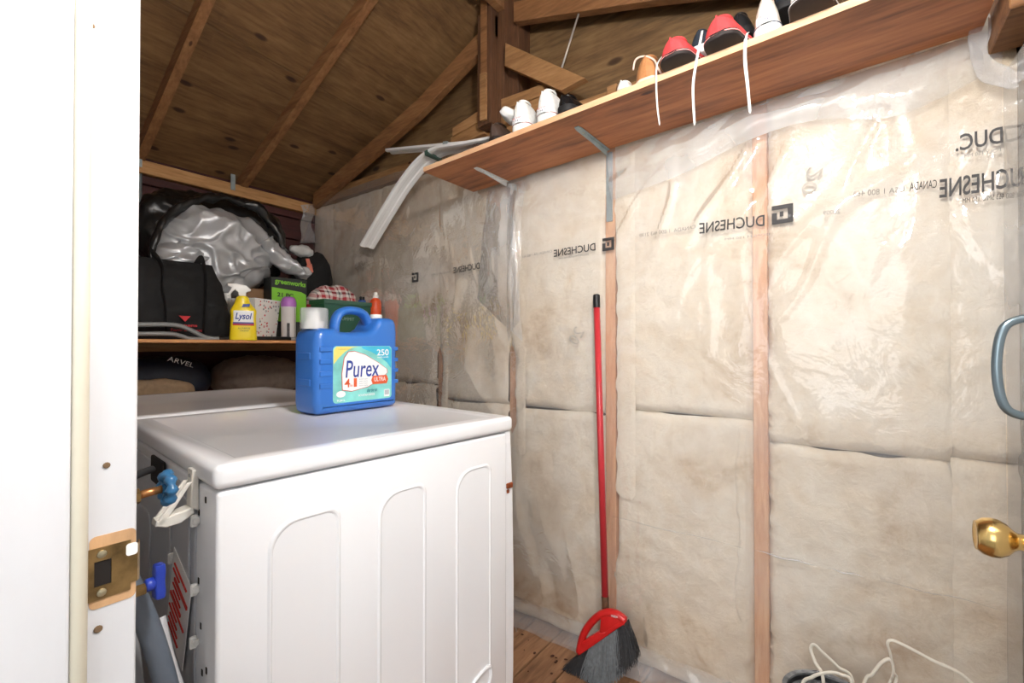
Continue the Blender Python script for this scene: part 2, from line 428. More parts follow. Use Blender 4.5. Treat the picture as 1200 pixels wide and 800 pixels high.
for pts, X, dep in (([(530, 150), (566, 126), (566, 139), (530, 160)], 1.63, .06), ([(528, 161), (567, 140), (567, 156), (528, 174)], 1.64, .05),
                    ([(587, 116), (636, 98), (638, 110), (587, 130)], 1.63, .07), ([(587, 131), (638, 111), (638, 124), (587, 147)], 1.64, .06),
                    ([(711, 102), (722, 97), (722, 120), (711, 124)], 1.645, .05)):
    slab('blocking', pxpoly(pts, X), X, X+dep, PLATE, wr)

# ---- back wall: red boards and the eave plate
wb = struct('wall_back', bxm((0.1, YB+.03, -.1), (1.79, YB+.06, 2.2)), REDW, label='dark red board wall under the eave')
z = -.02
while z < 2.05:
    obj('siding_board', bxm((.17, YB+.004, z+.003), (1.768, YB+.029, z+.133), .004, 1), REDW, wb); z += .136
obj('eave_plate', bxm((.17, YB-.04, 2.064), (1.672, YB+.06, 2.13), .003, 1), PLATEX, wb)
obj('fascia', bxm((.0, YB+.06, 2.0), (1.79, YB+.08, 2.26)), PLATEX, wb)
for px_ in (163, 273):
    p = ony(px_, 215 if px_ > 200 else 192, YB-.043)
    obj('rafter_tie', bxm((p.x-.012, YB-.046, 2.09), (p.x+.012, YB-.0405, 2.18), .001, 1), GALV, wb)

# ---- roof
ce = struct('ceiling', None); ce['label'] = 'plywood roof boards on sloping rafters'
def roof_sheet(x0, x1, y0, y1):
    bm = B(); vs = []
    N = 6
    for i in range(N+1):
        x = x0+(x1-x0)*i/N
        vs.append([bm.verts.new((x, y0, zs(x, y0))), bm.verts.new((x, y1, zs(x, y1))), bm.verts.new((x, y1, zs(x, y1)+.014)), bm.verts.new((x, y0, zs(x, y0)+.014))])
    for a, b in zip(vs, vs[1:]):
        for k in range(4): bm.faces.new((a[k], a[(k+1) % 4], b[(k+1) % 4], b[k]))
    bm.faces.new(vs[0]); bm.faces.new(vs[-1][::-1]); return bm
for (y0, y1) in ((2.174, 3.0), (RIDGE, 2.166), (.40, RIDGE-.003), (-.5, .394)):
    for (x0, x1) in ((.0, 1.222), (1.225, 1.82)):
        obj('roof_panel', roof_sheet(x0, x1, y0, y1), PLY, ce)
felt = mat('roof_felt', srgb(40, 36, 34), .95)
for y0, y1 in ((RIDGE, 3.02), (-.52, RIDGE)):
    b_ = roof_sheet(-.02, 1.84, y0, y1)
    for v_ in b_.verts: v_.co.z += .0145
    obj('roof_felt', b_, felt, ce)
def rafter(x, y0, y1):
    bm = B(); vs = []
    for yy in (y0, y1):
        vs.append([bm.verts.new((x+dx, yy, zr(x, yy)+dz)) for dx, dz in ((-.019, 0), (.019, 0), (.019, .0705), (-.019, .0705))])
    a, b = vs
    for k in range(4): bm.faces.new((a[k], a[(k+1) % 4], b[(k+1) % 4], b[k]))
    bm.faces.new(a); bm.faces.new(b[::-1]); return bm
for x in (.735, 1.222):
    obj('rafter', rafter(x, 2.945, RIDGE+.02), RAFT, ce); obj('rafter', rafter(x, -.4, RIDGE-.02), RAFT, ce)
obj('ridge_board', bxm((.03, RIDGE-.018, zr(1.6, RIDGE)-.06), (1.76, RIDGE+.018, zr(1.6, RIDGE)+.05), .002, 1), RAFT, ce)

# ---- door wall, near wall
dw = struct('wall_left', prism(B(), gable_poly(.1, OPEN1+.02, 3.0), .03, .168, 'yz') if False else
            prism(prism(prism(B(), [(OPEN1+.03, -.1), (3.0, -.1), (3.0, 2.1), (OPEN1+.03, 2.1)], .03, .168, 'yz'),
                        [(YN-.1, -.1), (OPEN0-.03, -.1), (OPEN0-.03, 2.1), (YN-.1, 2.1)], .03, .168, 'yz'),
                  [(YN-.1, 2.1), (3.0, 2.1), (RIDGE, zs(.1, RIDGE)-.003)], .03, .168, 'yz'), WHITE, label='painted wall around the doorway')
wf = struct('wall_front', bxm((.17, YN-.08, -.1), (1.768, YN-.02, 2.2)), GPLY, label='near side wall beyond the open door')
obj('eave_plate', bxm((.17, YN-.02, 2.064), (1.66, YN+.06, 2.13), .003, 1), PLATEX, wf)
obj('corner_stud', bxm((1.592, YN-.019, .0), (1.633, YN-.001, 2.063), .002, 1), DARKW, wf)
obj('corner_block', bxm((1.45, YN-.019, 1.935), (1.652, YN+.055, 2.0635), .003, 1), RAFT, wf)
obj('corner_block', bxm((1.40, YN-.019, 1.935), (1.448, YN+.03, 2.0635), .003, 1), DARKW, wf)
for zz in (1.90, 1.99): obj('side_board', bxm((.17, YN-.019, zz), (1.398, YN+.006, zz+.085), .003, 1), DARKW, wf)

# ---- door frame
tr = struct('trim_1', bxm((.03, OPEN1, 0), (.176, OPEN1+.03, HEAD), .002, 1), JAMBW, label='white painted door jamb with strike plate')
obj('door_stop', bxm((.03, OPEN1-.013, 0), (.116, OPEN1-.0005, HEAD), .003, 2), JAMBW, tr)
bm = B(); tube(bm, [(.1235, OPEN1-.0085, 0), (.1235, OPEN1-.0085, 1.0), (.1235, OPEN1-.0085, HEAD)], .0075, 14)
obj('weather_strip', bm, WSTRIP, tr, smooth=True)
obj('head_jamb', bxm((.03, OPEN0-.03, HEAD), (.176, OPEN1+.03, HEAD+.03)), JAMBW, tr)
obj('hinge_jamb', bxm((.03, OPEN0-.03, 0), (.168, OPEN0, HEAD)), JAMBW, tr)
# strike plate
yS = OPEN1-.0022; zc = .944
obj('bare_wood_patch', prism(B(), rrect(.1335, .1752, zc-.039, zc+.042, .006), OPEN1-.0008, OPEN1+.001, 'xz'), RAWWOOD, tr)
bm = B()
hx0, hx1, hz0, hz1 = .1375, .1525, zc-.014, zc+.014
for a, b, c, d in ((.1315, hx0, zc-.029, zc+.029), (hx1, .170, zc-.029, zc+.029), (hx0, hx1, hz1, zc+.029), (hx0, hx1, zc-.029, hz0)):
    box(bm, (a, yS, c), (b, OPEN1-.0009, d))
prism(bm, [(.170, OPEN1-.0022), (.1765, OPEN1-.0022), (.1795, OPEN1+.002), (.1812, OPEN1+.010), (.1800, OPEN1+.010), (.1785, OPEN1+.003), (.1760, OPEN1-.0009), (.170, OPEN1-.0009)], zc-.021, zc+.023, 'xy')
sp = obj('strike_plate', bm, ABRASS, tr)
obj('latch_hole', bxm((hx0, OPEN1-.0009, hz0), (hx1, OPEN1-.0004, hz1)), DARKHOLE, sp)
for dz in (-.0215, .0215):
    s = obj('screw', lathe(B(), [(.0046, 0), (.0042, .0012), (.0015, .0018)], 14, Matrix.Translation((.144, yS, zc+dz)) @ Matrix.Rotation(pi/2, 4, 'X')), SCREWM, sp)
obj('paint_splash', prism(B(), rrect(.1655, .1762, zc+.011, zc+.025, .003), yS-.0008, yS+.0002, 'xz'), WPLAS, sp)
for px_, py_, r in ((108, 30, .0028), (125, 545, .0035), (115, 737, .0042)):
    p = ony(px_, py_, OPEN1-.0012)
    obj('nail_hole', lathe(B(), [(r, 0), (r*.7, .0008)], 10, Matrix.Translation(p) @ Matrix.Rotation(pi/2, 4, 'X')), mat('nail_mark', srgb(120, 96, 70), .9), tr)

# ---- unseen lamp added inside the doorway as main light, standing in for a flash
def emit_mat(name, col, k):
    m, nt, b = new_mat(name); b.inputs['Base Color'].default_value = (*col, 1); b.inputs['Emission Color'].default_value = (*col, 1); b.inputs['Emission Strength'].default_value = k; return m
LPX, LPY, LPZ = .40, .02, 2.06
lp = thing('added_lamp', 'added bulb out of view inside the doorway, standing in for a flash', 'lamp', (LPX, LPY, LPZ), world=True)
obj('added_lamp_cord', tube(B(), [(LPX, LPY, LPZ+.10), (LPX, LPY, zs(LPX, LPY)-.002)], .004, 8), BLACKM, lp)
obj('added_lamp_socket', lathe(B(), [(.022, 0), (.024, .01), (.022, .04), (.008, .05)], 20, Matrix.Translation((LPX, LPY, LPZ+.062))), WPLAS, lp, smooth=True, wn=40)
obj('added_lamp_globe', blob(B(), (LPX, LPY, LPZ), (.065, .065, .065), 24, 14), emit_mat('added_lamp_glow', (1.0, .98, .955), ADDED_LAMP), lp, smooth=True)

# ---- open door with knob and pull
yD = -.206
d1 = struct('door_1', bxm((.178, yD-.042, .012), (.975, yD, 2.025), .003, 1), WHITE, label='white door standing open with brass knob')
obj('door_panel', bxm((.28, yD, .2), (.87, yD+.004, .82), .003, 1), WHITE, d1)
obj('door_panel', bxm((.28, yD, 1.30), (.87, yD+.004, 1.9), .003, 1), WHITE, d1)
kx, kz = .915, .934
KM = Matrix.Translation((kx, yD, kz)) @ Matrix.Rotation(-pi/2, 4, 'X')
kb = obj('door_knob', lathe(B(), [(.011, .0), (.011, .030), (.014, .034), (.021, .040), (.0255, .048), (.0265, .056), (.0245, .064), (.0205, .069), (.0195, .0715), (.017, .0705), (.010, .069), (.003, .069)], 32, KM), BRASS, d1, smooth=True)
kb['label'] = 'polished brass round knob'
obj('rose', lathe(B(), [(.032, 0), (.031, .004), (.024, .009), (.012, .011)], 28, KM), BRASS, kb, smooth=True)
p0 = ony(1188, 382, yD); 
hz = (1.235, 1.105); hx = .945
path = spline([(hx, yD, hz[0]), (hx-.002, yD+.018, hz[0]+.003), (hx-.008, yD+.038, hz[0]-.012), (hx-.010, yD+.045, (hz[0]+hz[1])/2), (hx-.008, yD+.038, hz[1]+.012), (hx-.002, yD+.018, hz[1]-.003), (hx, yD, hz[1])], 8)
ph = obj('pull_handle', tube(B(), path, .0058, 12), mat('blue_grey_metal', srgb(126, 142, 150), .3, .8, .05), d1, smooth=True)
ph['label'] = 'grey metal bow-shaped pull handle'
for zz in hz: obj('mount_plate', lathe(B(), [(.012, 0), (.011, .003), (.006, .004)], 18, Matrix.Translation((hx, yD, zz)) @ Matrix.Rotation(-pi/2, 4, 'X')), GALV, ph)

# ---- clear plastic sheet over the insulation
def plastic_material(name, haze, rough=.045, spec=.04):
    m = bpy.data.materials.new(name); m.use_nodes = True; nt = m.node_tree; nt.nodes.clear(); L = nt.links
    out = nt.nodes.new('ShaderNodeOutputMaterial'); tr_ = nt.nodes.new('ShaderNodeBsdfTransparent'); tr_.inputs[0].default_value = (.97, .97, .97, 1)
    df = nt.nodes.new('ShaderNodeBsdfDiffuse'); df.inputs[0].default_value = (.88, .9, .92, 1)
    gl = nt.nodes.new('ShaderNodeBsdfGlossy'); gl.inputs['Roughness'].default_value = rough
    tc = coords(nt, (1, 1, 1)); n = noise_tex(nt, tc, 7, 4, .55, .6)
    b = nt.nodes.new('ShaderNodeBump'); b.inputs['Strength'].default_value = .4; b.inputs['Distance'].default_value = .02
    L.new(n.outputs[0], b.inputs['Height']); L.new(b.outputs[0], gl.inputs['Normal'])
    nh = noise_tex(nt, tc, 2.5, 4); mh = nt.nodes.new('ShaderNodeMapRange'); mh.inputs[1].default_value = .35; mh.inputs[2].default_value = .7
    mh.inputs[3].default_value = haze*.5; mh.inputs[4].default_value = haze*1.5; L.new(nh.outputs[0], mh.inputs[0])
    m1 = nt.nodes.new('ShaderNodeMixShader'); L.new(mh.outputs[0], m1.inputs[0]); L.new(tr_.outputs[0], m1.inputs[1]); L.new(df.outputs[0], m1.inputs[2])
    lw = nt.nodes.new('ShaderNodeLayerWeight'); lw.inputs[0].default_value = .35
    mr = nt.nodes.new('ShaderNodeMapRange'); mr.inputs[3].default_value = spec; mr.inputs[4].default_value = .35; L.new(lw.outputs['Fresnel'], mr.inputs[0])
    m2 = nt.nodes.new('ShaderNodeMixShader'); L.new(mr.outputs[0], m2.inputs[0]); L.new(m1.outputs[0], m2.inputs[1]); L.new(gl.outputs[0], m2.inputs[2])
    L.new(m2.outputs[0], out.inputs[0]); return m
POLY = plastic_material('clear_polythene', .16)
POLY2 = plastic_material('hazy_polythene', .26)
POLY4 = plastic_material('skirt_polythene', .26, .12)
POLY3 = plastic_material('frosted_polythene', .3, .2, .05)
def g1(t, w): return math.exp(-(t/w)**2)
def plx(y, z):
    x = XW
    q = Vector((y*2.1, z*1.1, 0))
    wx = noise.noise(q*1.3+Vector((4, 2, 0)))
    x -= .006*max(0, .5-abs(noise.noise(Vector((y*3+wx*1.5, z*1.4+wx, 1.3)))*3.2))**1.5*2
    x -= .004*noise.noise(Vector((y*9+wx*2, z*4, 5)))
    tens = max(0, min(1, (z-1.15)/.5))*max(0, min(1, (.95-y)/.5))      # baggy top right
    x -= tens*.016*max(0, .45-abs(noise.noise(Vector((y*6+z*3.2, z*2.2-y*1.2, 7.7)))*2.4))**1.2*2
    x -= tens*.006*noise.noise(Vector((y*14+z*6, z*9, 2.2)))
    lt = max(0, min(1, (y-1.3)/.3))
    x -= lt*.005*max(0, .4-abs(noise.noise(Vector((y*5-z*1.5, z*1.3, 17.7)))*2.2))**1.2*2
    if y < .78: x -= .004*g1(z-(.60-.09*max(0, y-.25)*-1 if y > .25 else .545), .006)*min(1, (.78-y)/.1)
    for s in STUDS:                                     # pulled tight on the studs
        w = g1(y-s, .03); x = x*(1-.6*w)+(XW+.004)*.6*w
    if z < .12: x -= .030*((.12-z)/.12)**2*(1+.5*noise.noise(Vector((y*9, 3, z*5))))
    return min(x, 1.6615)
ps = thing('plastic_sheet', 'clear plastic vapour barrier with reversed black lettering over the insulated wall', 'plastic sheet', (XW, 1.28, 0), world=True)
bm = grid(B(), 320, 215, lambda u, v: Vector((plx(YN+.03+(YB-.035-YN-.03)*u, .003+2.152*v), YN+.03+(YB-.035-YN-.03)*u, .003+2.152*v)))
sheet = obj('sheet', bm, POLY, ps, smooth=True)
INK = mat('grey_ink', srgb(62, 60, 60), .6, 0, .1, 60); INK3 = mat('fainter_ink', srgb(186, 180, 170), .7, 0, .1, 60); INK2 = mat('faint_ink', srgb(150, 146, 140), .7, 0, .1, 60)
def wall_print(name, body, a, b, h, m, bold=.0, rot=0):
    """lettering between two pixels a (right end) and b (left end), reversed as seen from indoors"""
    pa, pb = onx(*a, XW), onx(*b, XW); c = (pa+pb)/2; r = (pb-pa); w = r.length
    rt = r.normalized(); upv = Vector((0, -rt.z, rt.y)) if rt.y > 0 else Vector((0, rt.z, -rt.y))
    if rot: rt, upv = upv, -rt
    bm = put(text_bm(body, w if not rot else h, h if not rot else w, bold), c, rt, upv)
    for v in bm.verts: v.co.x = plx(v.co.y, v.co.z)-.0016
    me = bpy.data.meshes.new(name); bm.to_mesh(me); bm.free(); link(name, me, m, ps, -ps.location)
def wall_logo(px_, py_, s):
    c = onx(px_, py_, XW); bm = B(); h = s/2
    def q(y0, y1, z0, z1): box(bm, (0, c.y+y0, c.z+z0), (.0006, c.y+y1, c.z+z1))
    q(-h, h, h*.55, h); q(-h, h, -h, -h*.55); q(-h, -h*.5, -h, h); q(h*.5, h, -h, h*.2); q(-h*.1, h*.25, -h*.25, h*.3)
    for v in bm.verts: v.co.x = plx(v.co.y, v.co.z)-.0016+(.0003 if v.co.x > .0003 else 0)
    me = bpy.data.meshes.new('printed_logo'); bm.to_mesh(me); bm.free(); link('printed_logo', me, INK, ps, -ps.location)
wall_logo(487, 325, .05); wall_logo(713, 286, .05); wall_logo(917, 251, .058)
P = 'printed_lettering'
wall_print(P, 'DUCHESNE', (562, 311), (532, 317), .030, INK, .012)
wall_print(P, 'CANADA  1-800', (530, 318), (505, 322), .010, INK2)
wall_print(P, 'DUCHESNE', (698, 289), (649, 297), .030, INK, .012)
wall_print(P, 'CANADA USA 1 800 463', (647, 294), (612, 301), .011, INK2)
wall_print(P, 'POLYETHYLENE 150 MM', (690, 298), (655, 303), .007, INK2)
wall_print(P, 'DUCHESNE', (896, 258), (820, 268), .036, INK, .012)
wall_print(P, 'CANADA  1 800 463 2130', (816, 266), (750, 276), .013, INK2)
wall_print(P, 'ISOFILM 150 MM', (902, 274), (850, 281), .008, INK2)
wall_print(P, 'DUCHESNE', (1216, 205), (1101, 221), .050, INK, .014)
wall_print(P, 'CANADA', (1098, 215), (1066, 219), .022, INK)
wall_print(P, 'USA 1 800 463', (1060, 221), (1000, 229), .015, INK2)
wall_print(P, '1 800 463 5MIL .150 MM', (1192, 229), (1128, 235), .013, INK)
wall_print(P, '20009', (985, 249), (965, 251), .013, INK2)
wall_print(P, 'DUC.', (1175, 158), (1120, 168), .043, INK, .014)
wall_print(P, 'POLY 150 MM', (1172, 176), (1130, 183), .009, INK2)
wall_print(P, '20', (956, 196), (946, 228), .04, INK3, 0)
wall_print(P, '20', (680, 385), (671, 402), .05, INK3, 0)
# hazy second layer tucked under the shelf
top_px = [(715, 181), (800, 153), (880, 128), (960, 102), (1040, 77), (1124, 50), (1150, 62)]
low_px = [(718, 236), (800, 205), (880, 165), (960, 142), (1040, 140), (1100, 118), (1150, 92)]
T = [onx(*q, XW) for q in top_px]; Lw = [onx(*q, XW) for q in low_px]
Ts, Ls = spline(T, 10), spline(Lw, 10)
def lap(u, v):
    i = min(int(u*(len(Ts)-1)), len(Ts)-2); t = u*(len(Ts)-1)-i
    a = Ts[i].lerp(Ts[i+1], t); b = Ls[i].lerp(Ls[i+1], t); p = a.lerp(b, v)
    x = 1.643-.014*sin(pi*v)*(1+.8*noise.noise(Vector((p.y*5+p.z*6, p.z*16, 4))))-.006*noise.noise(Vector((p.y*9, p.z*25+p.y*9, 1)))
    return Vector((x, p.y, p.z))
obj('lap', grid(B(), 120, 24, lap), POLY2, ps, smooth=True)
def skirt(u, v):
    yy = YN+.05+(2.8-YN-.05)*u; z = .004+.095*v
    return Vector((1.648-.050*(1-v)**1.6*(1+.35*noise.noise(Vector((yy*7, v, 2))))-.006*noise.noise(Vector((yy*20, v*3, 5))), yy, z+.004*noise.noise(Vector((yy*12, 0, 8)))*v))
obj('floor_skirt', grid(B(), 240, 8, skirt), POLY4, ps, smooth=True)
for y0, y1, r_ in ((.75, .30, .0012), (.262, .10, .0030), (.07, -.02, .0024), (-.05, -.28, .0012)):
    fp_ = [Vector((plx(y0+(y1-y0)*k/12, .546)-.002, y0+(y1-y0)*k/12, .546+.002*sin(k*.9))) for k in range(13)]
    obj('crease', tube(B(), fp_, [max(.0005, r_*sin(pi*(k+.3)/12.6)) for k in range(13)], 6), POLY4, ps, smooth=True)
# torn flap hanging by the shelf end
def flap_grid(tl, tr_, bl, br, bow, seed, nu=14, nv=30):
    A, Bq, C_, D = (onx(*q, XW) for q in (tl, tr_, bl, br))
    def f(u, v):
        p = A.lerp(Bq, u).lerp(C_.lerp(D, u), v)
        x = 1.645-bow*sin(pi*min(1, v*.9))*(.4+sin(pi*u))-.01*noise.noise(Vector((u*4, v*5, seed)))-.012*v*u
        return Vector((x, p.y+.006*noise.noise(Vector((v*6, u*3, seed+3))), p.z))
    return grid(B(), nu, nv, f)
obj('flap', flap_grid((574, 224), (603, 214), (561, 350), (616, 400), .022, 3), POLY2, ps, smooth=True)
obj('flap', flap_grid((596, 218), (616, 212), (598, 400), (613, 374), .03, 8), POLY, ps, smooth=True)
# fold of sheet standing up at the near corner
pp0 = [(1137, 30), (1142, 17), (1152, 13), (1161, 20), (1161, 40), (1156, 58), (1166, 72), (1187, 82), (1191, 104), (1166, 100), (1148, 94), (1139, 75), (1136, 58), (1134, 45)]
pp = [(v_.x, v_.y) for v_ in spline([(a, b, 0) for a, b in pp0+pp0[:1]], 4)[:-1]]
bm = B(); prism(bm, [(p.y, p.z) for p in (onx(a, b, 1.615) for a, b in pp)], 1.613, 1.616, 'yz')
obj('stiff_fold', bm, POLY3, ps)
# sheet returning along the near wall, back corner scraps
def near_sheet(u, v):
    x = 1.655-.75*u; z = .003+1.88*v
    return Vector((x, YN+.028+.006*noise.noise(Vector((x*7, z*2, 3)))-.008*sin(u*9), z))
obj('near_return', grid(B(), 40, 80, near_sheet), plastic_material('near_polythene', .3), ps, smooth=True)
def scrap(u, v):
    p = ony(352+u*16, 240+v*44, 2.80); return Vector((p.x+.01*sin(v*9), p.y-.02*sin(u*3+v*4), p.z))
obj('corner_scrap', grid(B(), 6, 14, scrap), POLY2, ps, smooth=True)
for px_, py_ in ((621, 716), (796, 793)):
    c = onz(px_, py_+8, .0); c.x = 1.575
    obj('loose_end', tube(B(), spline([(c.x, c.y-.012, .002), (c.x-.004, c.y-.004, .035), (c.x-.004, c.y+.004, .036), (c.x, c.y+.012, .002)], 6), .0025, 6), POLY2, ps, smooth=True)

# ================================================================== machines
RUST = mat('rust', srgb(140, 66, 24), .9, 0, .4, 60)
def rounded_panel(x0, x1, z1, z0, r=.045):
    pts = [(x0, z0), (x1, z0)]
    for rr, sx, a0 in ((.024, 1, 0), (.052, 0, pi/2)):
        cx = x1-rr if sx else x0+rr
        for k in range(9): t = a0+pi/2*k/8; pts.append((cx+rr*cos(t), z1-rr+rr*sin(t)))
    return pts
def machine(name, label, loc, rot, depth, width, zl, panels):
    m = thing(name, label, 'appliance', loc, rot)
    # body: side plate facing the room carries three shallow pressed panels
    bm = bxm((0, 0, .02), (depth, width, zl-.002), .008, 3)
    body = obj('body', bm, ENAMEL, m, smooth=True, wn=35)
    for x0, x1, z1 in panels:
        rim = rounded_panel(x0, x1, z1, .075); n = len(rim)
        b2 = B(); path = [Vector((u, -.0004, v)) for u, v in rim]
        cx = (x0+x1)/2; cz = (z1+.075)/2
        rings = []
        for off, yy in ((0, .0004), (.004, -.0030), (.0065, -.0030), (.0095, -.0004)):
            rings.append([b2.verts.new((u+(off if u < cx else -off), yy, v+(off if v < cz else -off))) for u, v in rim])
        for a, b in zip(rings, rings[1:]):
            for k in range(n): b2.faces.new((a[k], a[(k+1) % n], b[(k+1) % n], b[k]))
        b2.faces.new(rings[-1])
        obj('pressed_panel', b2, ENAMEL, body)
    # lid with raised rim and sunk centre
    zt = zl+.045
    lb = bxm((-.006, -.006, zl+.0015), (depth+.022, width+.004, zt), .013, 4)
    top = max(lb.faces, key=lambda f: (round(f.calc_center_median().z, 4), f.calc_area()))
    r = bmesh.ops.inset_region(lb, faces=[top], thickness=.045, depth=0)
    r2 = bmesh.ops.inset_region(lb, faces=[top], thickness=.012, depth=-.004)
    obj('lid', lb, ENAMEL, m, smooth=True, wn=40)
    # bowed front, door, control strip
    poly = [(depth-.004, .02), (depth+.026, .02), (depth+.034, .25), (depth+.036, .5), (depth+.030, .78), (depth+.020, zl), (depth-.004, zl)]
    fp = obj('front_panel', prism(B(), poly, .004, width-.004, 'xz', .004, 2), ENAMEL, m)
    dm = Matrix.Translation((depth+.03, width/2, .52)) @ Matrix.Rotation(pi/2, 4, 'Y')
    dr = obj('door', lathe(B(), [(.225, 0), (.225, .02), (.205, .034), (.165, .036), (.15, .02), (.02, .016)], 40, dm), ENAMEL, fp, smooth=True, wn=40)
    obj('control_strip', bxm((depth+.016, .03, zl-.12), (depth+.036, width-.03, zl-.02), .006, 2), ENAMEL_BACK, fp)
    obj('dial', lathe(B(), [(.032, 0), (.03, .02), (.024, .024)], 24, Matrix.Translation((depth+.036, width/2, zl-.07)) @ Matrix.Rotation(pi/2, 4, 'Y')), WPLAS, fp, smooth=True, wn=40)
    for fx in (.06, depth-.06):
        for fy in (.06, width-.06): obj('foot', lathe(B(), [(.022, 0), (.022, .012), (.012, .022)], 14, Matrix.Translation((fx, fy, 0))), BLACKM, m)
    return m, body
PAN = [(.082, .226, .872), (.312, .446, .872), (.540, .672, .876)]
dry, dbody = machine('clothes_dryer', 'white front-loading machine nearest the doorway with pressed side panels', (.335, .878, 0), radians(-5.15), .737, .742, .950, PAN)
wash, wbody = machine('washing_machine', 'white machine behind the nearest one with its flat top under the back shelf', (.395, 1.648, 0), radians(-1.0), .70, .735, .952, PAN)
# details on the nearest machine
obj('rust_spot', bxm((.738, -.0022, .785), (.762, .006, .800), .002, 1), RUST, dbody)
obj('rust_spot', bxm((.7375, -.0022, .772), (.747, .004, .783), .002, 1), RUST, dbody)
arch = spline([(.585, -.002, .27), (.600, -.003, .30), (.640, -.003, .315), (.665, -.003, .312), (.668, -.003, .285), (.655, -.002, .255)], 6)
obj('pressed_grip', tube(B(), arch, .0045, 8), ENAMEL, dbody, smooth=True)
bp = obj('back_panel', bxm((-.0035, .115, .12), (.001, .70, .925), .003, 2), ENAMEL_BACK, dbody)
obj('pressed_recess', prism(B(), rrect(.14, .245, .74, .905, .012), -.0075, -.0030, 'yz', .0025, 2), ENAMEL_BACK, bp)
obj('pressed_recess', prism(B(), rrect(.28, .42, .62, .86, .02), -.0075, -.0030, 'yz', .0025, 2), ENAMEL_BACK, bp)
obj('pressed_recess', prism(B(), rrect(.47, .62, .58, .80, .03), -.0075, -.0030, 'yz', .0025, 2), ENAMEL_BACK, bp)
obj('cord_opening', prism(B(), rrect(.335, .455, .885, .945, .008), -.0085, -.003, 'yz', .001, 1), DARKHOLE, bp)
for yy, zz in ((.10, .878), (.10, .752), (.262, .760), (.102, .655)):
    b2 = bxm((-.012, yy-.008, zz-.006), (0, yy+.008, zz+.006), .002, 1); box(b2, (-.014, yy-.004, zz-.011), (-.002, yy+.004, zz+.011), .002, 1)
    obj('white_clip', b2, WPLAS, dbody)
for yy, zz in ((.06, .925), (.10, .893), (.10, .767), (.085, .69), (.05, .625), (.075, .61)):
    obj('slot', bxm((-.0012, yy-.003, zz-.007), (.004, yy+.003, zz+.004)), DARKHOLE, dbody)
# warning sticker hanging askew
ST = mat('sticker_paper', srgb(242, 240, 238), .6, 0, .02, 10)
stk = obj('warning_sticker', put(bxm((-.065, -.095, -.0012), (.065, .095, .0004)), (-.0085, .205, .68), (0, -.95, -.3), (0, -.3, .95)), ST, dbody)
RINK = mat('red_ink', srgb(206, 58, 52), .6)
for k in range(11):
    w = random.Random(k).uniform(.04, .10); zz = .072-k*.0145; x0 = -.055+random.Random(k+50).uniform(0, .02)
    obj('print_line', put(bxm((x0, zz-.0014-(.0018 if k in (2, 5) else 0), -.0004), (min(.058, x0+w), zz+.0014+(.0018 if k in (2, 5) else 0), .0019)), (-.0095, .205, .68), (0, -.95, -.3), (0, -.3, .95)), RINK, stk)
# white hose hook on the top back edge
hk = B()
pts = [(-.004, .962), (-.030, .962), (-.034, .955), (-.020, .935), (-.058, .890), (-.060, .880), (-.050, .876), (-.028, .880), (-.012, .893), (-.004, .898)]
prism(hk, [(-.001, .972), (-.012, .972), (-.014, .905), (-.001, .895)], .098, .128, 'xz', .002, 1)
prism(hk, [(-.012, .950), (-.020, .950), (-.064, .890), (-.060, .884), (-.054, .884)], .098, .105, 'xz', .0015, 1)
prism(hk, [(-.012, .950), (-.020, .950), (-.064, .890), (-.060, .884), (-.054, .884)], .121, .128, 'xz', .0015, 1)
prism(hk, [(-.008, .905), (-.064, .893), (-.066, .884), (-.050, .878), (-.028, .880), (-.008, .892)], .098, .128, 'xz', .002, 1)
obj('hose_hook', hk, CPLAS, dbody)
obj('hose_hook_screw', lathe(B(), [(.004, 0), (.003, .002)], 10, Matrix.Translation((-.012, .113, .960)) @ Matrix.Rotation(-pi/2, 4, 'Y')), STEEL, dbody)

# ---- valves, hoses and cord behind the machines
BLUEV = mat('blue_enamel_handle', srgb(52, 112, 158), .3, 0, .2, 25); BLUEL = mat('blue_vinyl_handle', srgb(36, 62, 168), .35, 0, .06)
va = thing('shutoff_valve', 'brass shut-off valve with round light blue handwheel behind the machine', 'valve', (XI, .905, .96), world=True)
c = Vector((.272, .905, .968))
obj('pipe', tube(B(), [(XI-.002, .905, .962), (.215, .905, .964)], .010, 12), BRASS, va, smooth=True)
obj('valve_body', lathe(B(), [(.011, 0), (.016, .004), (.016, .018), (.012, .022), (.012, .03)], 6, Matrix.Translation((.205, .905, .964)) @ Matrix.Rotation(pi/2, 4, 'Y')), ABRASS, va)
obj('stem', tube(B(), [(.23, .905, .965), (.268, .905, .968)], .0065, 12), mat('copper', srgb(190, 134, 84), .3, .8), va, smooth=True)
hw = B()
ringp = [c+Vector((0, .021*cos(2*pi*k/36), .021*sin(2*pi*k/36))) for k in range(36)]
tube(hw, ringp, [.0075+.0022*cos(8*2*pi*k/36) for k in range(36)], 10, closed=True)
for k in range(4):
    t = 2*pi*k/4+.4; cyl(hw, c, c+Vector((0, .02*cos(t), .02*sin(t))), .0045, None, 8)
lathe(hw, [(.008, -.008), (.008, .008)], 12, Matrix.Translation(c) @ Matrix.Rotation(pi/2, 4, 'Y'))
obj('handwheel', hw, BLUEV, va, smooth=True, wn=50)
va2 = thing('shutoff_valve', 'lower shut-off valve with dark blue lever handle beside the strike plate', 'valve', (XI, .885, .825), world=True)
c = Vector((.252, .885, .828))
obj('pipe', tube(B(), [(XI-.002, .885, .822), (.205, .885, .824)], .010, 12), BRASS, va2, smooth=True)
obj('valve_body', lathe(B(), [(.011, 0), (.014, .004), (.014, .016), (.009, .02), (.009, .04)], 6, Matrix.Translation((.198, .885, .824)) @ Matrix.Rotation(pi/2, 4, 'Y')), ABRASS, va2)
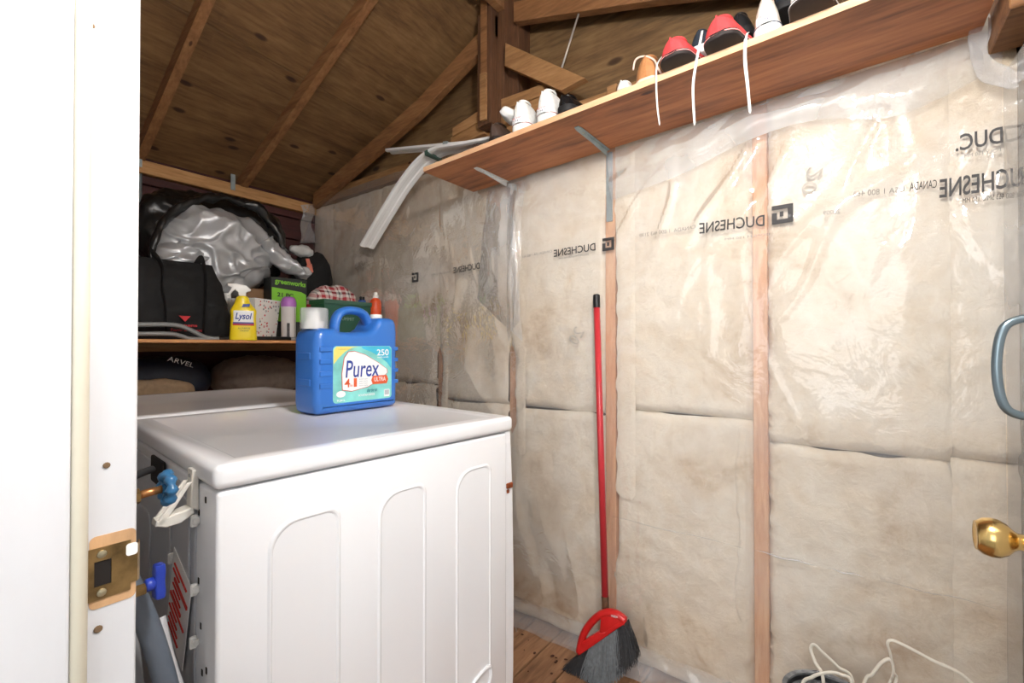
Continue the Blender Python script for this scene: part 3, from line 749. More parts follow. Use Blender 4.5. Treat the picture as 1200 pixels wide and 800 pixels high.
obj('lever', prism(prism(B(), [(c.y+u, c.z+w) for u, w in ((-.010, -.024), (.010, -.026), (.012, -.012), (.009, 0), (.011, .014), (.008, .027), (-.008, .028), (-.010, .014), (-.007, 0), (-.011, -.014))], c.x-.003, c.x+.011, 'yz', .003, 2),
              [(c.y+.010*cos(2*pi*k/16), c.z+.010*sin(2*pi*k/16)) for k in range(16)], c.x-.014, c.x-.002, 'yz', .002, 1), BLUEL, va2, smooth=True, wn=50)
GHOSE = mat('slate_grey_hose', srgb(96, 106, 118), .5, 0, .05, 20); LHOSE = mat('pale_grey_hose', srgb(150, 152, 154), .5, 0, .05, 20)
def hose(name, label, pts, r, m, cat='hose'):
    o = obj(name, tube(B(), spline(pts, 10), r, 14), m, smooth=True); return tag(o, label, cat)
hose('drain_hose', 'slate grey drain hose running down beside the lower blue lever', [(.212, .985, .95), (.212, .98, .90), (.224, .965, .85), (.262, .94, .72), (.290, .925, .56), (.297, .92, .35), (.297, .95, .05)], .0165, GHOSE)
hose('supply_hose', 'pale grey hose bending down behind the slate grey one', [(.225, 1.07, .79), (.230, 1.06, .77), (.250, 1.03, .69), (.258, 1.01, .55), (.262, 1.0, .35), (.265, 1.05, .05)], .0165, LHOSE)
hose('supply_hose', 'thin white hose hanging close to the machine back', [(.300, 1.03, .70), (.304, 1.0, .64), (.322, .955, .52), (.322, .95, .40), (.320, .96, .08)], .009, mat('white_hose', srgb(200, 200, 202), .5, 0, .03))
hose('power_cord', 'black cord hanging at the very left between jamb and hoses', [(.195, 1.02, .72), (.198, 1.0, .66), (.208, .98, .55), (.212, .97, .40), (.214, .98, .06)], .011, BLACKM, 'cord')
hose('power_cord', 'dark grey cord entering the opening in the machine back', [(.20, 1.16, .90), (.23, 1.18, .925), (.27, 1.20, .915), (.32, 1.235, .925), (.350, 1.26, .925)], .008, mat('dark_cord', srgb(56, 56, 58), .5, 0, .05), 'cord')
hc = obj('hose_clamp', tube(B(), [(.212, .984, .925), (.213, .981, .90)], .0205, 16), STEEL, bpy.data.objects['drain_hose'], smooth=True)

# ================================================================== detergent jug
BLUEJ = mat('blue_hdpe', srgb(48, 112, 196), .33, 0, .02, 8, coat=.15)
jug = thing('detergent_jug', 'big blue laundry detergent jug with clear measuring cap standing on the white machine', 'detergent jug', (.715, 1.27, .9945))
def jp(px_, py_): p = ony(px_, py_, 1.27); return (p.x-.715, p.z-.9945)
prof = [(.045, 0), (.322, 0), (.333, .008), (.334, .05), (.334, .255), (.331, .280), (.322, .296), (.306, .300), (.272, .300), (.258, .296), (.250, .282), (.238, .264), (.218, .253),
        (.150, .248), (.112, .250), (.104, .258), (.052, .259), (.036, .246), (.030, .225), (.030, .03), (.034, .008)]
bm = prism(B(), prof, 0, .13, 'xz', .022, 5)
jb = obj('body', bm, BLUEJ, jug, smooth=True, wn=60)
hp = spline([(.130, .065, .236), (.131, .065, .275), (.144, .065, .306), (.170, .065, .320), (.205, .065, .322), (.234, .065, .314), (.252, .065, .290), (.262, .065, .262)], 8)
hd = B()
tube(hd, hp, .022, 16, flat=.0135)
obj('handle', hd, BLUEJ, jug, smooth=True)
CLEARC = mat('clear_cap_plastic', srgb(226, 230, 234), .25, 0, .02, 12, alpha=.34)
cp = obj('measuring_cap', lathe(B(), [(.040, 0), (.0405, .004), (.0405, .060), (.039, .064), (.002, .0645)], 32, Matrix.Translation((.062, .065, .257))), CLEARC, jug, smooth=True, wn=50)
obj('inner_spout', lathe(B(), [(.030, 0), (.030, .022), (.020, .026), (.020, .052), (.012, .056)], 24, Matrix.Translation((.060, .065, .2575))), WPLAS, cp, smooth=True, wn=40)
sc = obj('vent_cap', lathe(B(), [(.020, 0), (.0205, .010), (.019, .014), (.002, .0145)], 22, Matrix.Translation((.290, .065, .300))), WPLAS, jug, smooth=True, wn=50)
for k, zz in enumerate((.195, .158, .122, .084)):
    obj('grip_rib', bxm((.042, -.0042, zz-.007), (.079, .004, zz+.008), .0022, 2), BLUEJ, jb)
    obj('grip_rib', bxm((.312, -.0008, zz-.006), (.3338, .02, zz+.007), .0022, 2), BLUEJ, jb)
for zz in (.175, .095):
    obj('grip_rib', bxm((.0275, .03, zz-.010), (.036, .10, zz+.010), .002, 2), BLUEJ, jb)
# label
def fl_(name, poly, y, m, par): return obj(name, prism(B(), poly, y, y+.0004, 'xz'), m, par)
lx0, lx1, lz0, lz1 = .085, .305, .030, .205
CYAN = mat('label_cyan', srgb(64, 184, 214), .4, 0, .12, 14); AQUA = mat('label_aqua', srgb(132, 212, 206), .4, 0, .16, 12)
YEL = mat('label_yellow', srgb(236, 220, 120), .4, 0, .05); LWH = mat('label_white', srgb(240, 242, 242), .4, 0, .01); PBLUE = mat('label_blue', srgb(38, 66, 150), .4, 0, .05)
ORG = mat('label_orange', srgb(224, 96, 52), .4, 0, .04)
lab = fl_('label', rrect(lx0, lx1, lz0, lz1, .012), -.0006, AQUA, jug)
lab['label'] = 'aqua printed front label'
def clipq(pts): return pts
fl_('label_sky', [(lx0+.10, lz1-.0015), (lx1-.012, lz1-.0015), (lx1-.002, lz1-.012), (lx1-.002, .130), (.286, .150), (.262, .166), (.225, .185), (.19, .197)], -.0010, CYAN, lab)
fl_('label_sun', [(lx0+.002, .150), (lx0+.002, lz1-.012), (lx0+.012, lz1-.0015), (.175, lz1-.0015), (.150, .200), (.125, .187), (.105, .170)], -.0010, YEL, lab)
tri = [(.118, .070), (.150, .064), (.210, .074), (.262, .098), (.286, .116), (.284, .128), (.250, .150), (.200, .176), (.160, .188), (.138, .186), (.124, .168), (.116, .120)]
fl_('label_white', [((u-.2)*1.03+.2, (v-.125)*1.035+.125) for u, v in tri], -.0013, mat('label_redline', srgb(190, 84, 76), .4), lab)
fl_('label_white', tri, -.0016, LWH, lab)
R, U = (1, 0, 0), (0, 0, 1)
letter('lettering', 'Purex', (.190, -.0022, .133), R, U, .126, .054, PBLUE, lab, .008, .12)
letter('lettering', '4', (.133, -.0022, .090), R, U, .020, .027, ORG, lab, .012)
letter('lettering', 'in', (.148, -.0022, .082), R, U, .008, .008, ORG, lab, .01)
letter('lettering', '1', (.162, -.0022, .090), R, U, .011, .027, ORG, lab, .0)
fl_('label_banner', [(.222, .094), (.228, .108), (.284, .108), (.290, .094), (.284, .080), (.228, .080)], -.0019, ORG, lab)
letter('lettering', 'ULTRA', (.256, -.0024, .096), R, U, .046, .014, LWH, lab, .01)
letter('lettering', '250', (.268, -.0018, .184), R, U, .048, .021, LWH, lab, .015)
letter('lettering', 'WASHES LAVAGES', (.268, -.0018, .168), R, U, .046, .0045, LWH, lab, .01)
letter('lettering', 'concentrated detergent', (.128, -.0018, .195), R, U, .055, .006, mat('label_tan', srgb(180, 158, 70), .4), lab)
for k in range(4): letter('lettering', 'detersif a lessive', (.192, -.0022, .100-k*.007), R, U, .032, .004, mat('label_greytext', srgb(150, 160, 170), .4), lab)
letter('lettering', 'after the rain', (.225, -.0022, .062), R, U, .040, .012, mat('label_teal', srgb(40, 130, 140), .4), lab, .02, .2)
letter('lettering', 'MOUNTAIN BREEZE', (.205, -.0018, .048), R, U, .062, .007, LWH, lab, .02)
letter('lettering', '9.24 L', (.112, -.0018, .038), R, U, .028, .007, LWH, lab, .03)
fl_('label_badge', [(.112+.016*cos(2*pi*k/20), .057+.010*sin(2*pi*k/20)) for k in range(20)], -.0012, LWH, lab)
fl_('label_code', rrect(.274, .296, .036, .060, .002), -.0012, LWH, lab)
for k in range(7): fl_('label_bar', rrect(.2765+k*.0026, .2778+k*.0026, .042, .058, .0002, 1), -.0015, mat('label_grey', srgb(140, 150, 160), .5), lab)
letter('lettering', 'x', (.19, -.0001, .29), R, U, .0005, .0005, LWH, lab) if False else None

# ================================================================== shelf over the plastic wall
TILT = math.atan(.0395)
def sh_z(y): return 1.931+(1.372-y)*.0395      # underside
SF = 1.325
sh = thing('shoe_shelf', 'long stained wooden shelf board high on the plastic-covered wall', 'shelf', (1.49, 1.44, 1.93), world=True)
bm = B()
for y_ in (1.445, -.30):
    pass
ya, yb = 1.445, -.262
v = [bm.verts.new(c) for c in ((SF, ya, sh_z(ya)), (1.640, ya, sh_z(ya)), (1.640, yb, sh_z(yb)), (SF, yb, sh_z(yb)), (SF, ya, sh_z(ya)+.019), (1.640, ya, sh_z(ya)+.019), (1.640, yb, sh_z(yb)+.019), (SF, yb, sh_z(yb)+.019))]
for f in ((0, 1, 2, 3), (7, 6, 5, 4), (0, 4, 5, 1), (2, 6, 7, 3), (1, 5, 6, 2)): bm.faces.new([v[i] for i in f])
bm.faces.new([v[i] for i in (0, 3, 7, 4)])
bd = obj('board', bm, SHELFM, sh)
bm = B(); v = [bm.verts.new(c) for c in ((SF-.0015, ya, sh_z(ya)), (SF, ya, sh_z(ya)), (SF, yb, sh_z(yb)), (SF-.0015, yb, sh_z(yb)), (SF-.0015, ya, sh_z(ya)+.019), (SF, ya, sh_z(ya)+.019), (SF, yb, sh_z(yb)+.019), (SF-.0015, yb, sh_z(yb)+.019))]
for f in ((0, 1, 2, 3), (7, 6, 5, 4), (0, 4, 5, 1), (2, 6, 7, 3), (1, 5, 6, 2), (0, 3, 7, 4)): bm.faces.new([v[i] for i in f])
obj('edge_strip', bm, SHELFE, bd)
def bracket(y, x0, m, leg=True):
    z = sh_z(y)-.001; bm = B()
    prism(bm, [(x0, y-.008), (x0+.02, y-.012), (1.640, y-.014), (1.640, y+.014), (x0+.02, y+.012), (x0, y+.008)], z-.003, z, 'xy')
    prism(bm, [(x0+.02, z-.003), (1.64, z-.003), (1.64, z-.020), (x0+.1, z-.011)], y-.003, y+.003, 'xz')
    b = obj('bracket', bm, m, sh)
    if leg: obj('bracket_leg', bxm((1.6625, y-.013, z-.27), (1.668, y+.013, z+.0), .001, 1), m, b)
    for xx in (x0+.05, 1.56): obj('screw', lathe(B(), [(.005, 0), (.003, -.003)], 10, Matrix.Translation((xx, y, z-.003))), SCREWM, b)
bracket(1.250, 1.43, mat('white_bracket', srgb(214, 218, 216), .4, 0, .05))
bracket(.764, 1.40, GALV)

# ---- shoes
def shoe(label, pos, yaw, L=.275, Wd=.098, H=.085, sole=(.9, .9, .9), upper=(.9, .9, .9), group='shoes on the wall shelf', patch=None, line=None, sole_t=.024, laces=True, high=0, name='shoe', cat='shoe', roll=0, pitch=0, rough=.8, toe=None, sole_rough=.7):
    s = thing(name, label, cat, pos, yaw, group); s.rotation_euler = (roll, pitch, yaw)
    key = label.replace(' ', '_')
    ms = mat('sole_%s' % key, sole, sole_rough, 0, .06, 40); mu = mat('upper_%s' % key, upper, rough, 0, .08, 60, .15)
    def hw(t):      # half width along the foot, heel to toe
        return Wd/2*(.70+.30*math.sin(min(1, max(0, (t-.05)/.62))*pi/2)**2)*min(1, sqrt(max(0, 1-(max(0, .13-t)/.14)**2)))*sqrt(max(0, 1-(max(0, t-.72)/.285)**2))
    def out(n=40, off=0):
        pts = []
        for k in range(n+1): t = k/n; pts.append((t*L, -hw(t)-off))
        for k in range(n, -1, -1): t = k/n; pts.append((t*L, hw(t)+off))
        r = []
        for p in pts:
            if not r or (abs(p[0]-r[-1][0])+abs(p[1]-r[-1][1])) > 1e-4: r.append(p)
        if abs(r[0][0]-r[-1][0])+abs(r[0][1]-r[-1][1]) < 1e-4: r.pop()
        return r
    so = obj('sole', prism(B(), out(36, .003), 0, sole_t, 'xy', .003, 2), ms, s, smooth=True, wn=50)
    if line is not None:
        obj('sole_stripe', prism(B(), out(36, .0037), sole_t-.007, sole_t-.0045, 'xy'), mat('stripe_%s' % key, line, .6), so)
    def ht(t):
        heel = H+high
        a = heel*(1 if t < .30 else max(0, 1-(t-.30)/.28)); a = heel if t < .30 else heel+(H*.72-heel)*min(1, (t-.30)/.2)
        b = H*.72-(H*.72-.036)*max(0, min(1, (t-.45)/.4)); h = a if t < .5 else b
        if t < .13: h *= .74+.26*sin(pi/2*t/.13)
        if t > .85: h *= sqrt(max(0, 1-((t-.85)/.155)**2))
        return h
    bm = B(); rings = []
    NS, NC = 34, 14
    for i in range(NS+1):
        t = .004+.99*i/NS; w = max(hw(t)-.001, .002); h = max(ht(t), .004); ring = []
        top = .70 if t < .42 else .82
        for k in range(NC+1):
            a = pi*k/NC; cx, cz = sup(a, 2.6)
            wz = 1-(1-top)*max(0, cz)**2*(1 if t < .5 else .4)
            ring.append(bm.verts.new((t*L, cx*w*wz, sole_t-.002+max(0, cz)*h)))
        rings.append(ring)
    for a, b in zip(rings, rings[1:]):
        for k in range(NC): bm.faces.new((a[k], a[k+1], b[k+1], b[k]))
    bm.faces.new(rings[0]); bm.faces.new(rings[-1][::-1])
    up = obj('upper', bm, mu, s, smooth=True, wn=60)
    # collar ring round the ankle opening
    hh = H+high
    col = [(L*(.20+.105*cos(2*pi*k/24)), Wd*.17*sin(2*pi*k/24), sole_t+hh*.95) for k in range(24)]
    obj('collar', tube(B(), col, .0035, 8, closed=True), mu, up, smooth=True)
    obj('heel_seam', bxm((-.0005, -.0022, sole_t+.002), (.004, .0022, sole_t+hh*.8), .001, 1), mu, up)
    if toe is not None:
        b3 = B(); rr = []
        for i in range(9):
            t = .82+.172*i/8; w = hw(t)+.001; h = ht(t)*.9+.001; rr.append([b3.verts.new((t*L, sup(pi*k/10, 2.6)[0]*w, sole_t+max(0, sup(pi*k/10, 2.6)[1])*h)) for k in range(11)])
        for a, b in zip(rr, rr[1:]):
            for k in range(10): b3.faces.new((a[k], a[k+1], b[k+1], b[k]))
        obj('toe_cap', b3, mat('toe_%s' % key, toe, .5), up, smooth=True)
    if laces:
        ml = mat('lace_white', srgb(236, 234, 228), .8)
        for q in range(4):
            t = .44+q*.07; zz = sole_t+ht(t)*1.0+.002
            obj('lace', tube(B(), [(t*L, -hw(t)*.45, zz-.004), (t*L+.006, 0, zz), (t*L+.012, hw(t)*.45, zz-.004)], .003, 6, flat=.0015), ml, up)
    if patch:
        b4 = grid(B(), 8, 2, lambda u, v: Vector((L*(.13-.14*sqrt(max(0, 1-((u-.5)*1.5)**2)))-.0042, (u-.5)*Wd*.55, sole_t-.006+v*.022)))
        pt = obj('heel_patch', b4, LWH, so)
        for q, (txt, hh_) in enumerate((('ALL STAR', .006), ('* 74 *', .007))):
            letter('heel_print', txt, (L*(.13-.14)-.0055, 0, sole_t+.011-q*.010), (0, -1, 0), (0, 0, 1), Wd*.34, hh_, mat('ink_navy', srgb(36, 44, 96), .6) if q else mat('ink_red', srgb(190, 50, 60), .6), so)
    return s
def shoe_at(px_, X, over, label, yaw_deg, lift=0, **k):
    """heel centre seen at image column px_, standing on the shelf at depth X"""
    p = onx(px_, 100, X); zt = sh_z(p.y)+.0195
    return shoe(label, (X-over, p.y, zt+lift), radians(yaw_deg), roll=-TILT, **k)
WHC = srgb(232, 233, 230); CRM = srgb(226, 220, 208); NAVY = srgb(30, 40, 52); RED = srgb(204, 62, 64); BLK = srgb(20, 20, 22)
shoe_at(556, 1.40, 0, 'dark brown leather loafer at the far end of the wall shelf', 0, L=.22, Wd=.09, H=.045, sole=srgb(30, 22, 20), upper=srgb(64, 48, 42), laces=False, rough=.4)
shoe_at(577, 1.340, 0, 'dark brown leather loafer beside the white sneakers on the wall shelf', 0, L=.27, Wd=.085, H=.062, sole=srgb(30, 22, 20), upper=srgb(72, 56, 48), laces=False, rough=.4)
wsn = shoe_at(607, SF, 0.0, 'white canvas sneaker nearer the far shelf end, beside the brown loafer', 4, L=.27, Wd=.100, H=.092, sole=WHC, upper=WHC, patch=True, line=srgb(150, 40, 44), toe=WHC, sole_t=.030)
shoe_at(636, SF, 0.0, 'white canvas sneaker next to the black pump', 0, L=.27, Wd=.100, H=.092, sole=WHC, upper=WHC, patch=True, line=srgb(150, 40, 44), toe=WHC, sole_t=.030)
shoe_at(660, SF, 0.006, 'shiny black leather pump beside the white sneakers', -6, L=.25, Wd=.085, H=.042, sole=BLK, upper=BLK, laces=False, rough=.2)
shoe_at(728, SF+.012, 0, 'small white strap sandal between the pumps and the tan shoe', 0, L=.22, Wd=.07, H=.032, sole=srgb(190, 170, 150), upper=srgb(226, 222, 216), laces=False, sole_t=.012, name='sandal', cat='sandal')
tan = shoe_at(757, SF, 0.0, 'tan leather shoe with pale pink trim on the wall shelf', 4, L=.27, Wd=.112, H=.080, sole=srgb(214, 190, 172), upper=srgb(176, 122, 78), laces=False, rough=.4, sole_t=.010)
shoe_at(794, SF, 0.060, 'red slip-on shoe overhanging the shelf beside the tan shoe', -8, L=.26, Wd=.115, H=.050, sole=srgb(34, 26, 24), upper=RED, laces=False, sole_t=.016, line=srgb(236, 150, 146))
shoe_at(847, SF, 0.062, 'red slip-on shoe overhanging the shelf below the black shoe', -8, L=.26, Wd=.120, H=.054, sole=srgb(34, 26, 24), upper=RED, laces=False, sole_t=.016, line=srgb(236, 150, 146))
nav = shoe_at(820, 1.415, 0, 'navy canvas shoe with long white lace piled between the red shoes', 0, .075, L=.21, Wd=.085, H=.055, sole=WHC, upper=NAVY, laces=False)
shoe_at(866, 1.415, 0, 'black leather shoe piled behind the second red shoe', 0, .078, L=.21, Wd=.09, H=.052, sole=BLK, upper=srgb(26, 28, 30), rough=.3, laces=False)
crm = shoe_at(899, SF, 0.0, 'cream canvas sneaker with printed heel label, left one of its pair', 3, L=.28, Wd=.085, H=.080, sole=WHC, upper=CRM, patch=True, line=srgb(30, 40, 80), toe=WHC, sole_t=.030)
shoe_at(950, SF, 0.075, 'cream canvas sneaker overhanging the shelf with dark brown sole showing', -4, L=.28, Wd=.115, H=.075, sole=srgb(48, 34, 28), upper=srgb(232, 230, 226), line=srgb(232, 232, 232), toe=WHC, sole_t=.012)
shoe_at(922, 1.43, 0, 'dark navy shoe piled behind the cream pair of sneakers', 0, .115, L=.20, Wd=.085, H=.055, sole=BLK, upper=NAVY, laces=False)
def world_part(o, parent):
    o.parent = parent; m = Matrix.LocRotScale(parent.location, parent.rotation_euler, None); o.matrix_parent_inverse = m.inverted(); return o
LACE = mat('lace_white', srgb(236, 234, 228), .8)
tq = onx(601, 137, 1.385)
world_part(obj('padded_tongue', blob(B(), tq, (.075, .036, .030), 28, 18, crumple(.010, 14, 3)), mat('white_canvas', WHC, .8), smooth=True), wsn)
def lace(pxs, parent, w0=.003, w1=.0045, X=SF-.008):
    pts = [onx(a, b, X+(.03 if i == 0 else 0)) for i, (a, b) in enumerate(pxs)]; sp_ = spline(pts, 8); n = len(sp_)
    rad = [w0+(w1-w0)*sin(pi*i/n) for i in range(n)]; rad[-1] = .001
    world_part(obj('hanging_lace', tube(B(), sp_, rad, 8, flat=.0012), LACE, smooth=True), parent)
lace([(776, 66), (770, 76), (769, 95), (770, 122), (773, 147)], tan, .002, .003)
lace([(823, 36), (820, 52), (815, 78), (812, 105), (814, 147)], nav, .003, .004)
lace([(877, 38), (874, 44), (873, 70), (876, 100), (879, 133)], crm, .003, .0045)
loop = [onx(a, b, SF+.005) for a, b in ((742, 82), (745, 70), (755, 66), (766, 70), (771, 80), (775, 86))]
world_part(obj('trim_cord', tube(B(), spline(loop, 6), .003, 8), mat('pale_pink_trim', srgb(222, 196, 180), .6), smooth=True), tan)

# ---- white vinyl trim lengths drooping off the shelf end
VIN = mat('white_vinyl', srgb(222, 223, 222), .4, 0, .02, 10)
def ribbon(path, x0, x1, t=.010, ridges=((.0, 0), (.12, .004), (.3, .004), (.36, 0), (.60, 0), (.66, .005), (.9, .005), (1, 0))):
    bm = B(); rings = []
    for i, p in enumerate(path):
        d = (path[min(i+1, len(path)-1)]-path[max(i-1, 0)]); d.x = 0; d.normalize(); n = Vector((0, -d.z, d.y))
        if n.z > 0: n = -n
        ring = []
        for u, h in ridges: ring.append(bm.verts.new(Vector((x0+(x1-x0)*u, p.y, p.z))+n*(t*.5+h)))
        for u, h in ridges[::-1]: ring.append(bm.verts.new(Vector((x0+(x1-x0)*u, p.y, p.z))-n*t*.5))
        rings.append(ring)
    m = len(rings[0])
    for a, b in zip(rings, rings[1:]):
        for k in range(m): bm.faces.new((a[k], a[(k+1) % m], b[(k+1) % m], b[k]))
    bm.faces.new(rings[0][::-1]); bm.faces.new(rings[-1]); return bm
XR = 1.46
pth = [onx(a, b, XR) for a, b in ((430, 289), (452, 252), (474, 217), (496, 190), (516, 177), (545, 172))]
pth += [Vector((XR, 1.16, 2.03)), Vector((XR, .95, 2.00))]
vt = thing('vinyl_trim', 'curved white vinyl trim drooping off the end of the wall shelf', 'trim', (XR, 1.3, 1.96), world=True)
obj('strip', ribbon(spline(pth, 8), XR-.042, XR+.042), VIN, vt)
tp = mat('green_tape', srgb(58, 84, 74), .5)
obj('tape_tie', ribbon([onx(506, 183.5, XR), onx(509.5, 181.3, XR)], XR-.044, XR+.044, .020, ((0, 0), (1, 0))), tp, vt)
vt2 = thing('vinyl_trim', 'straight white vinyl trim pointing left above the curved one', 'trim', (1.55, 1.3, 1.96), world=True)
q2 = [onx(456, 177, 1.555), onx(510, 172, 1.555), onx(568, 167, 1.555), Vector((1.555, 1.02, 2.03))]
obj('strip', ribbon(q2, 1.53, 1.585, .010), VIN, vt2)
obj('tape_tie', ribbon([onx(524, 171, 1.555), onx(529, 170.5, 1.555)], 1.525, 1.59, .02, ((0, 0), (1, 0))), GALV, vt2)
tag(obj('metal_rod', tube(B(), [onx(690, -22, 1.655), onx(648, 113, 1.655)], .0042, 10), mat('dull_aluminium', srgb(176, 172, 164), .4, .5), smooth=True), 'thin grey metal rod slanting behind the diagonal board in the gable', 'rod')

# ================================================================== broom
RB = mat('red_plastic', srgb(206, 34, 34), .35, 0, .04, 10); RP = mat('red_coated_pole', srgb(196, 52, 60), .35, 0, .06, 30, 0, (1, 1, .1))
BX = 1.52
br = thing('broom', 'red angled broom with grey bristles leaning against the plastic wall', 'broom', (BX, .74, 0), world=True)
top = onx(699, 350, 1.632); bot = onx(709.5, 712, 1.535)
d = (top-bot)
obj('pole', tube(B(), [bot+d*.03, top], .0122, 18), RP, br, smooth=True)
obj('pole_cap', tube(B(), [top-d.normalized()*.035, top+d.normalized()*.014, top+d.normalized()*.018], [.0135, .0135, .009], 18), BLACKM, br, smooth=True, wn=40)
obj('rusty_ferrule', tube(B(), [bot-d*.012, bot+d*.035], .0128, 18), mat('rusty_metal', srgb(98, 66, 44), .7, .3, .3, 60), br, smooth=True)
def BP(a, b, X=BX): return onx(a, b, X)
hb = B()
tube(hb, spline([BP(679, 763), BP(684, 743), BP(695, 727), BP(708, 718), BP(722, 719), BP(733, 727)], 8), .013, 12, flat=.016)
tube(hb, spline([BP(680, 764), BP(693, 756), BP(710, 742), BP(724, 732), BP(733, 728)], 8), .015, 12, flat=.012)
tube(hb, [BP(709.5, 716), BP(707, 742)], .012, 12)
prism(hb, [(p.y, p.z) for p in (BP(a, b) for a, b in ((706, 716), (719, 715), (734, 726), (731, 731), (710, 744), (704, 738)))], BX-.012, BX+.012, 'yz', .004, 2)
prism(hb, [(p.y, p.z) for p in (BP(a, b) for a, b in ((678, 766), (681, 752), (700, 740), (712, 738), (712, 744), (690, 762)))], BX-.014, BX+.014, 'yz', .004, 2)
obj('head', hb, RB, br, smooth=True)
letter('head_mark', 'VILEDA', BP(720, 722, BX-.0185), (0, -1, .15), (0, .15, 1), .026, .007, LWH, br, .02)
random.seed(5)
def bristles(u0, u1, n, jitter, lo=0):
    bm = B(); A0, A1 = BP(680, 766), BP(733, 729)
    B0, B1 = BP(667, 797), BP(744, 770)
    for i in range(n):
        u = random.uniform(u0, u1); p = A0.lerp(A1, u)+Vector((random.uniform(-.02, .02), 0, 0))
        q = B0.lerp(B1, u)+Vector((random.uniform(-.035, .035), random.uniform(-jitter, jitter), random.uniform(-.022, .022)))
        q.z -= .045*sin(pi*u)
        q.z = max(q.z, .002+random.random()*.004)
        m = p.lerp(q, .55)+Vector((random.uniform(-.006, .006), random.uniform(-.006, .006), 0))
        tube(bm, [p, m, q], [.0011, .0011, .0007], 3, cap=False)
    return bm
GB = mat('grey_bristles', srgb(120, 126, 130), .6, 0, .15, 80); DB = mat('black_bristles', srgb(54, 55, 58), .6, 0, .15, 80)
for a, b, n, m in ((.24, .86, 1500, GB), (-.03, .26, 700, DB), (.82, 1.03, 520, DB)):
    o = obj('bristles', bristles(a, b, n, .012), m, br); o['kind'] = 'stuff'

# ================================================================== back shelf and what stands on it
SY, SZ = 2.10, 1.2255
bs_ = thing('storage_shelf', 'thin tan wooden shelf across the back corner above the machines', 'shelf', (1.0, 2.5, 1.21), world=True)
obj('board', bxm((.19, SY, SZ-.013), (1.640, 2.885, SZ), .002, 1), BSHELF, bs_)
obj('cleat', bxm((.19, 2.85, SZ-.055), (1.62, 2.885, SZ-.0135), .002, 1), PLATEX, bs_)
lg = obj('plywood_ledge', bxm((.30, 2.46, .90), (1.60, 2.885, .918), .002, 1), BSHELF)
tag(lg, 'rough plywood ledge behind the machines carrying the soft bags', 'ledge')
for xx in (.34, 1.56): obj('ledge_post', bxm((xx-.02, 2.50, 0.003), (xx+.02, 2.54, .8995)), PLATE, lg)
def X_at(px_, Y): return ony(px_, 400, Y).x
def Z_at(px_, py_, Y): return ony(px_, py_, Y).z
pole = obj('metal_pole', tube(B(), [(X_at(162, 2.86), 2.866, SZ+.001), (X_at(162, 2.86), 2.866, 2.06)], .012, 14), GALV, smooth=True)
tag(pole, 'slim grey metal pole standing at the left end of the back shelf', 'pole')

# folding metal frame with rubber sleeve
TUB = mat('grey_tube', srgb(150, 154, 154), .35, .35, .03, 30)
fr = thing('tube_frame', 'bent grey metal tube frame with black sleeve lying along the back shelf', 'tube frame', (.8, 2.13, SZ), world=True)
Y1 = 2.172
P1 = [ony(a, b, Y1) for a, b in ((120, 380), (160, 380), (203, 380.5), (222, 386), (238, 394), (250, 396.5), (262, 396.5))]
P2 = [ony(a, b, Y1) for a, b in ((120, 391), (160, 391), (198, 391), (212, 393.5), (226, 397), (262, 397))]
obj('tube', tube(B(), spline(P1, 6), .0088, 12), TUB, fr, smooth=True)
obj('tube', tube(B(), spline(P2, 6), .0088, 12), TUB, fr, smooth=True)
a_ = ony(256, 396.5, Y1); b_ = ony(340, 397, Y1)
obj('rubber_sleeve', tube(B(), [a_, b_], .0105, 12), BLACKM, fr, smooth=True)
obj('tube_end', tube(B(), [b_, ony(349, 397, Y1)], .0088, 12), TUB, fr, smooth=True)

# yellow trigger spray bottle
YB_ = mat('yellow_plastic', srgb(240, 214, 30), .3, 0, .02, 10)
lc = ony(288, 399, 2.105)
sb = thing('spray_bottle', 'yellow disinfectant trigger spray bottle with white head at the front of the back shelf', 'spray bottle', (lc.x, 2.128, SZ), radians(-22))
secs = interp_secs([(0, 0, 0, .049, .026, 3), (0, 0, .004, .052, .029, 3), (0, 0, .05, .050, .029, 3), (0, 0, .10, .048, .028, 3), (0, 0, .122, .050, .029, 2.8), (0, 0, .135, .046, .027, 2.6), (-.004, 0, .160, .030, .022, 2.2), (-.004, 0, .182, .024, .020, 2), (-.004, 0, .190, .016, .016, 2)], 4)
bdy = obj('body', loft(B(), secs, 36), YB_, sb, smooth=True, wn=60)
ls = [s for s in secs if .06 < s[2] < .128]
lbl = obj('label', loft(B(), ls, 16, t0=-pi/2-.72, t1=-pi/2+.72, off=.0007, cap=False), LWH, bdy, smooth=True)
ls = [s for s in secs if .060 < s[2] < .075]
obj('label_band', loft(B(), [(0, 0, .062, .050, .029, 3), (0, 0, .070, .0497, .029, 3)], 16, t0=-pi/2-.74, t1=-pi/2+.74, off=.0014, cap=False), mat('label_red', srgb(186, 44, 50), .4), lbl, smooth=True)
obj('label_swoosh', loft(B(), [(0, 0, .070, .0497, .029, 3), (0, 0, .076, .0495, .029, 3)], 16, t0=-pi/2-.74, t1=-pi/2+.74, off=.0014, cap=False), PBLUE, lbl, smooth=True)
letter('lettering', 'Lysol', (0, -.0325, .098), R, U, .062, .036, PBLUE, lbl, .02, .25)
letter('lettering', 'ALL PURPOSE', (0.002, -.0325, .050), R, U, .045, .007, mat('olive_ink', srgb(120, 120, 60), .5), lbl, .01)
letter('lettering', 'cleaner', (0.004, -.0325, .040), R, U, .034, .006, mat('olive_ink', srgb(120, 120, 60), .5), lbl, .01)
fl_('top_tag', [(-.008, .140), (.022, .144), (.024, .156), (-.002, .154)], -.0292, PBLUE, bdy)
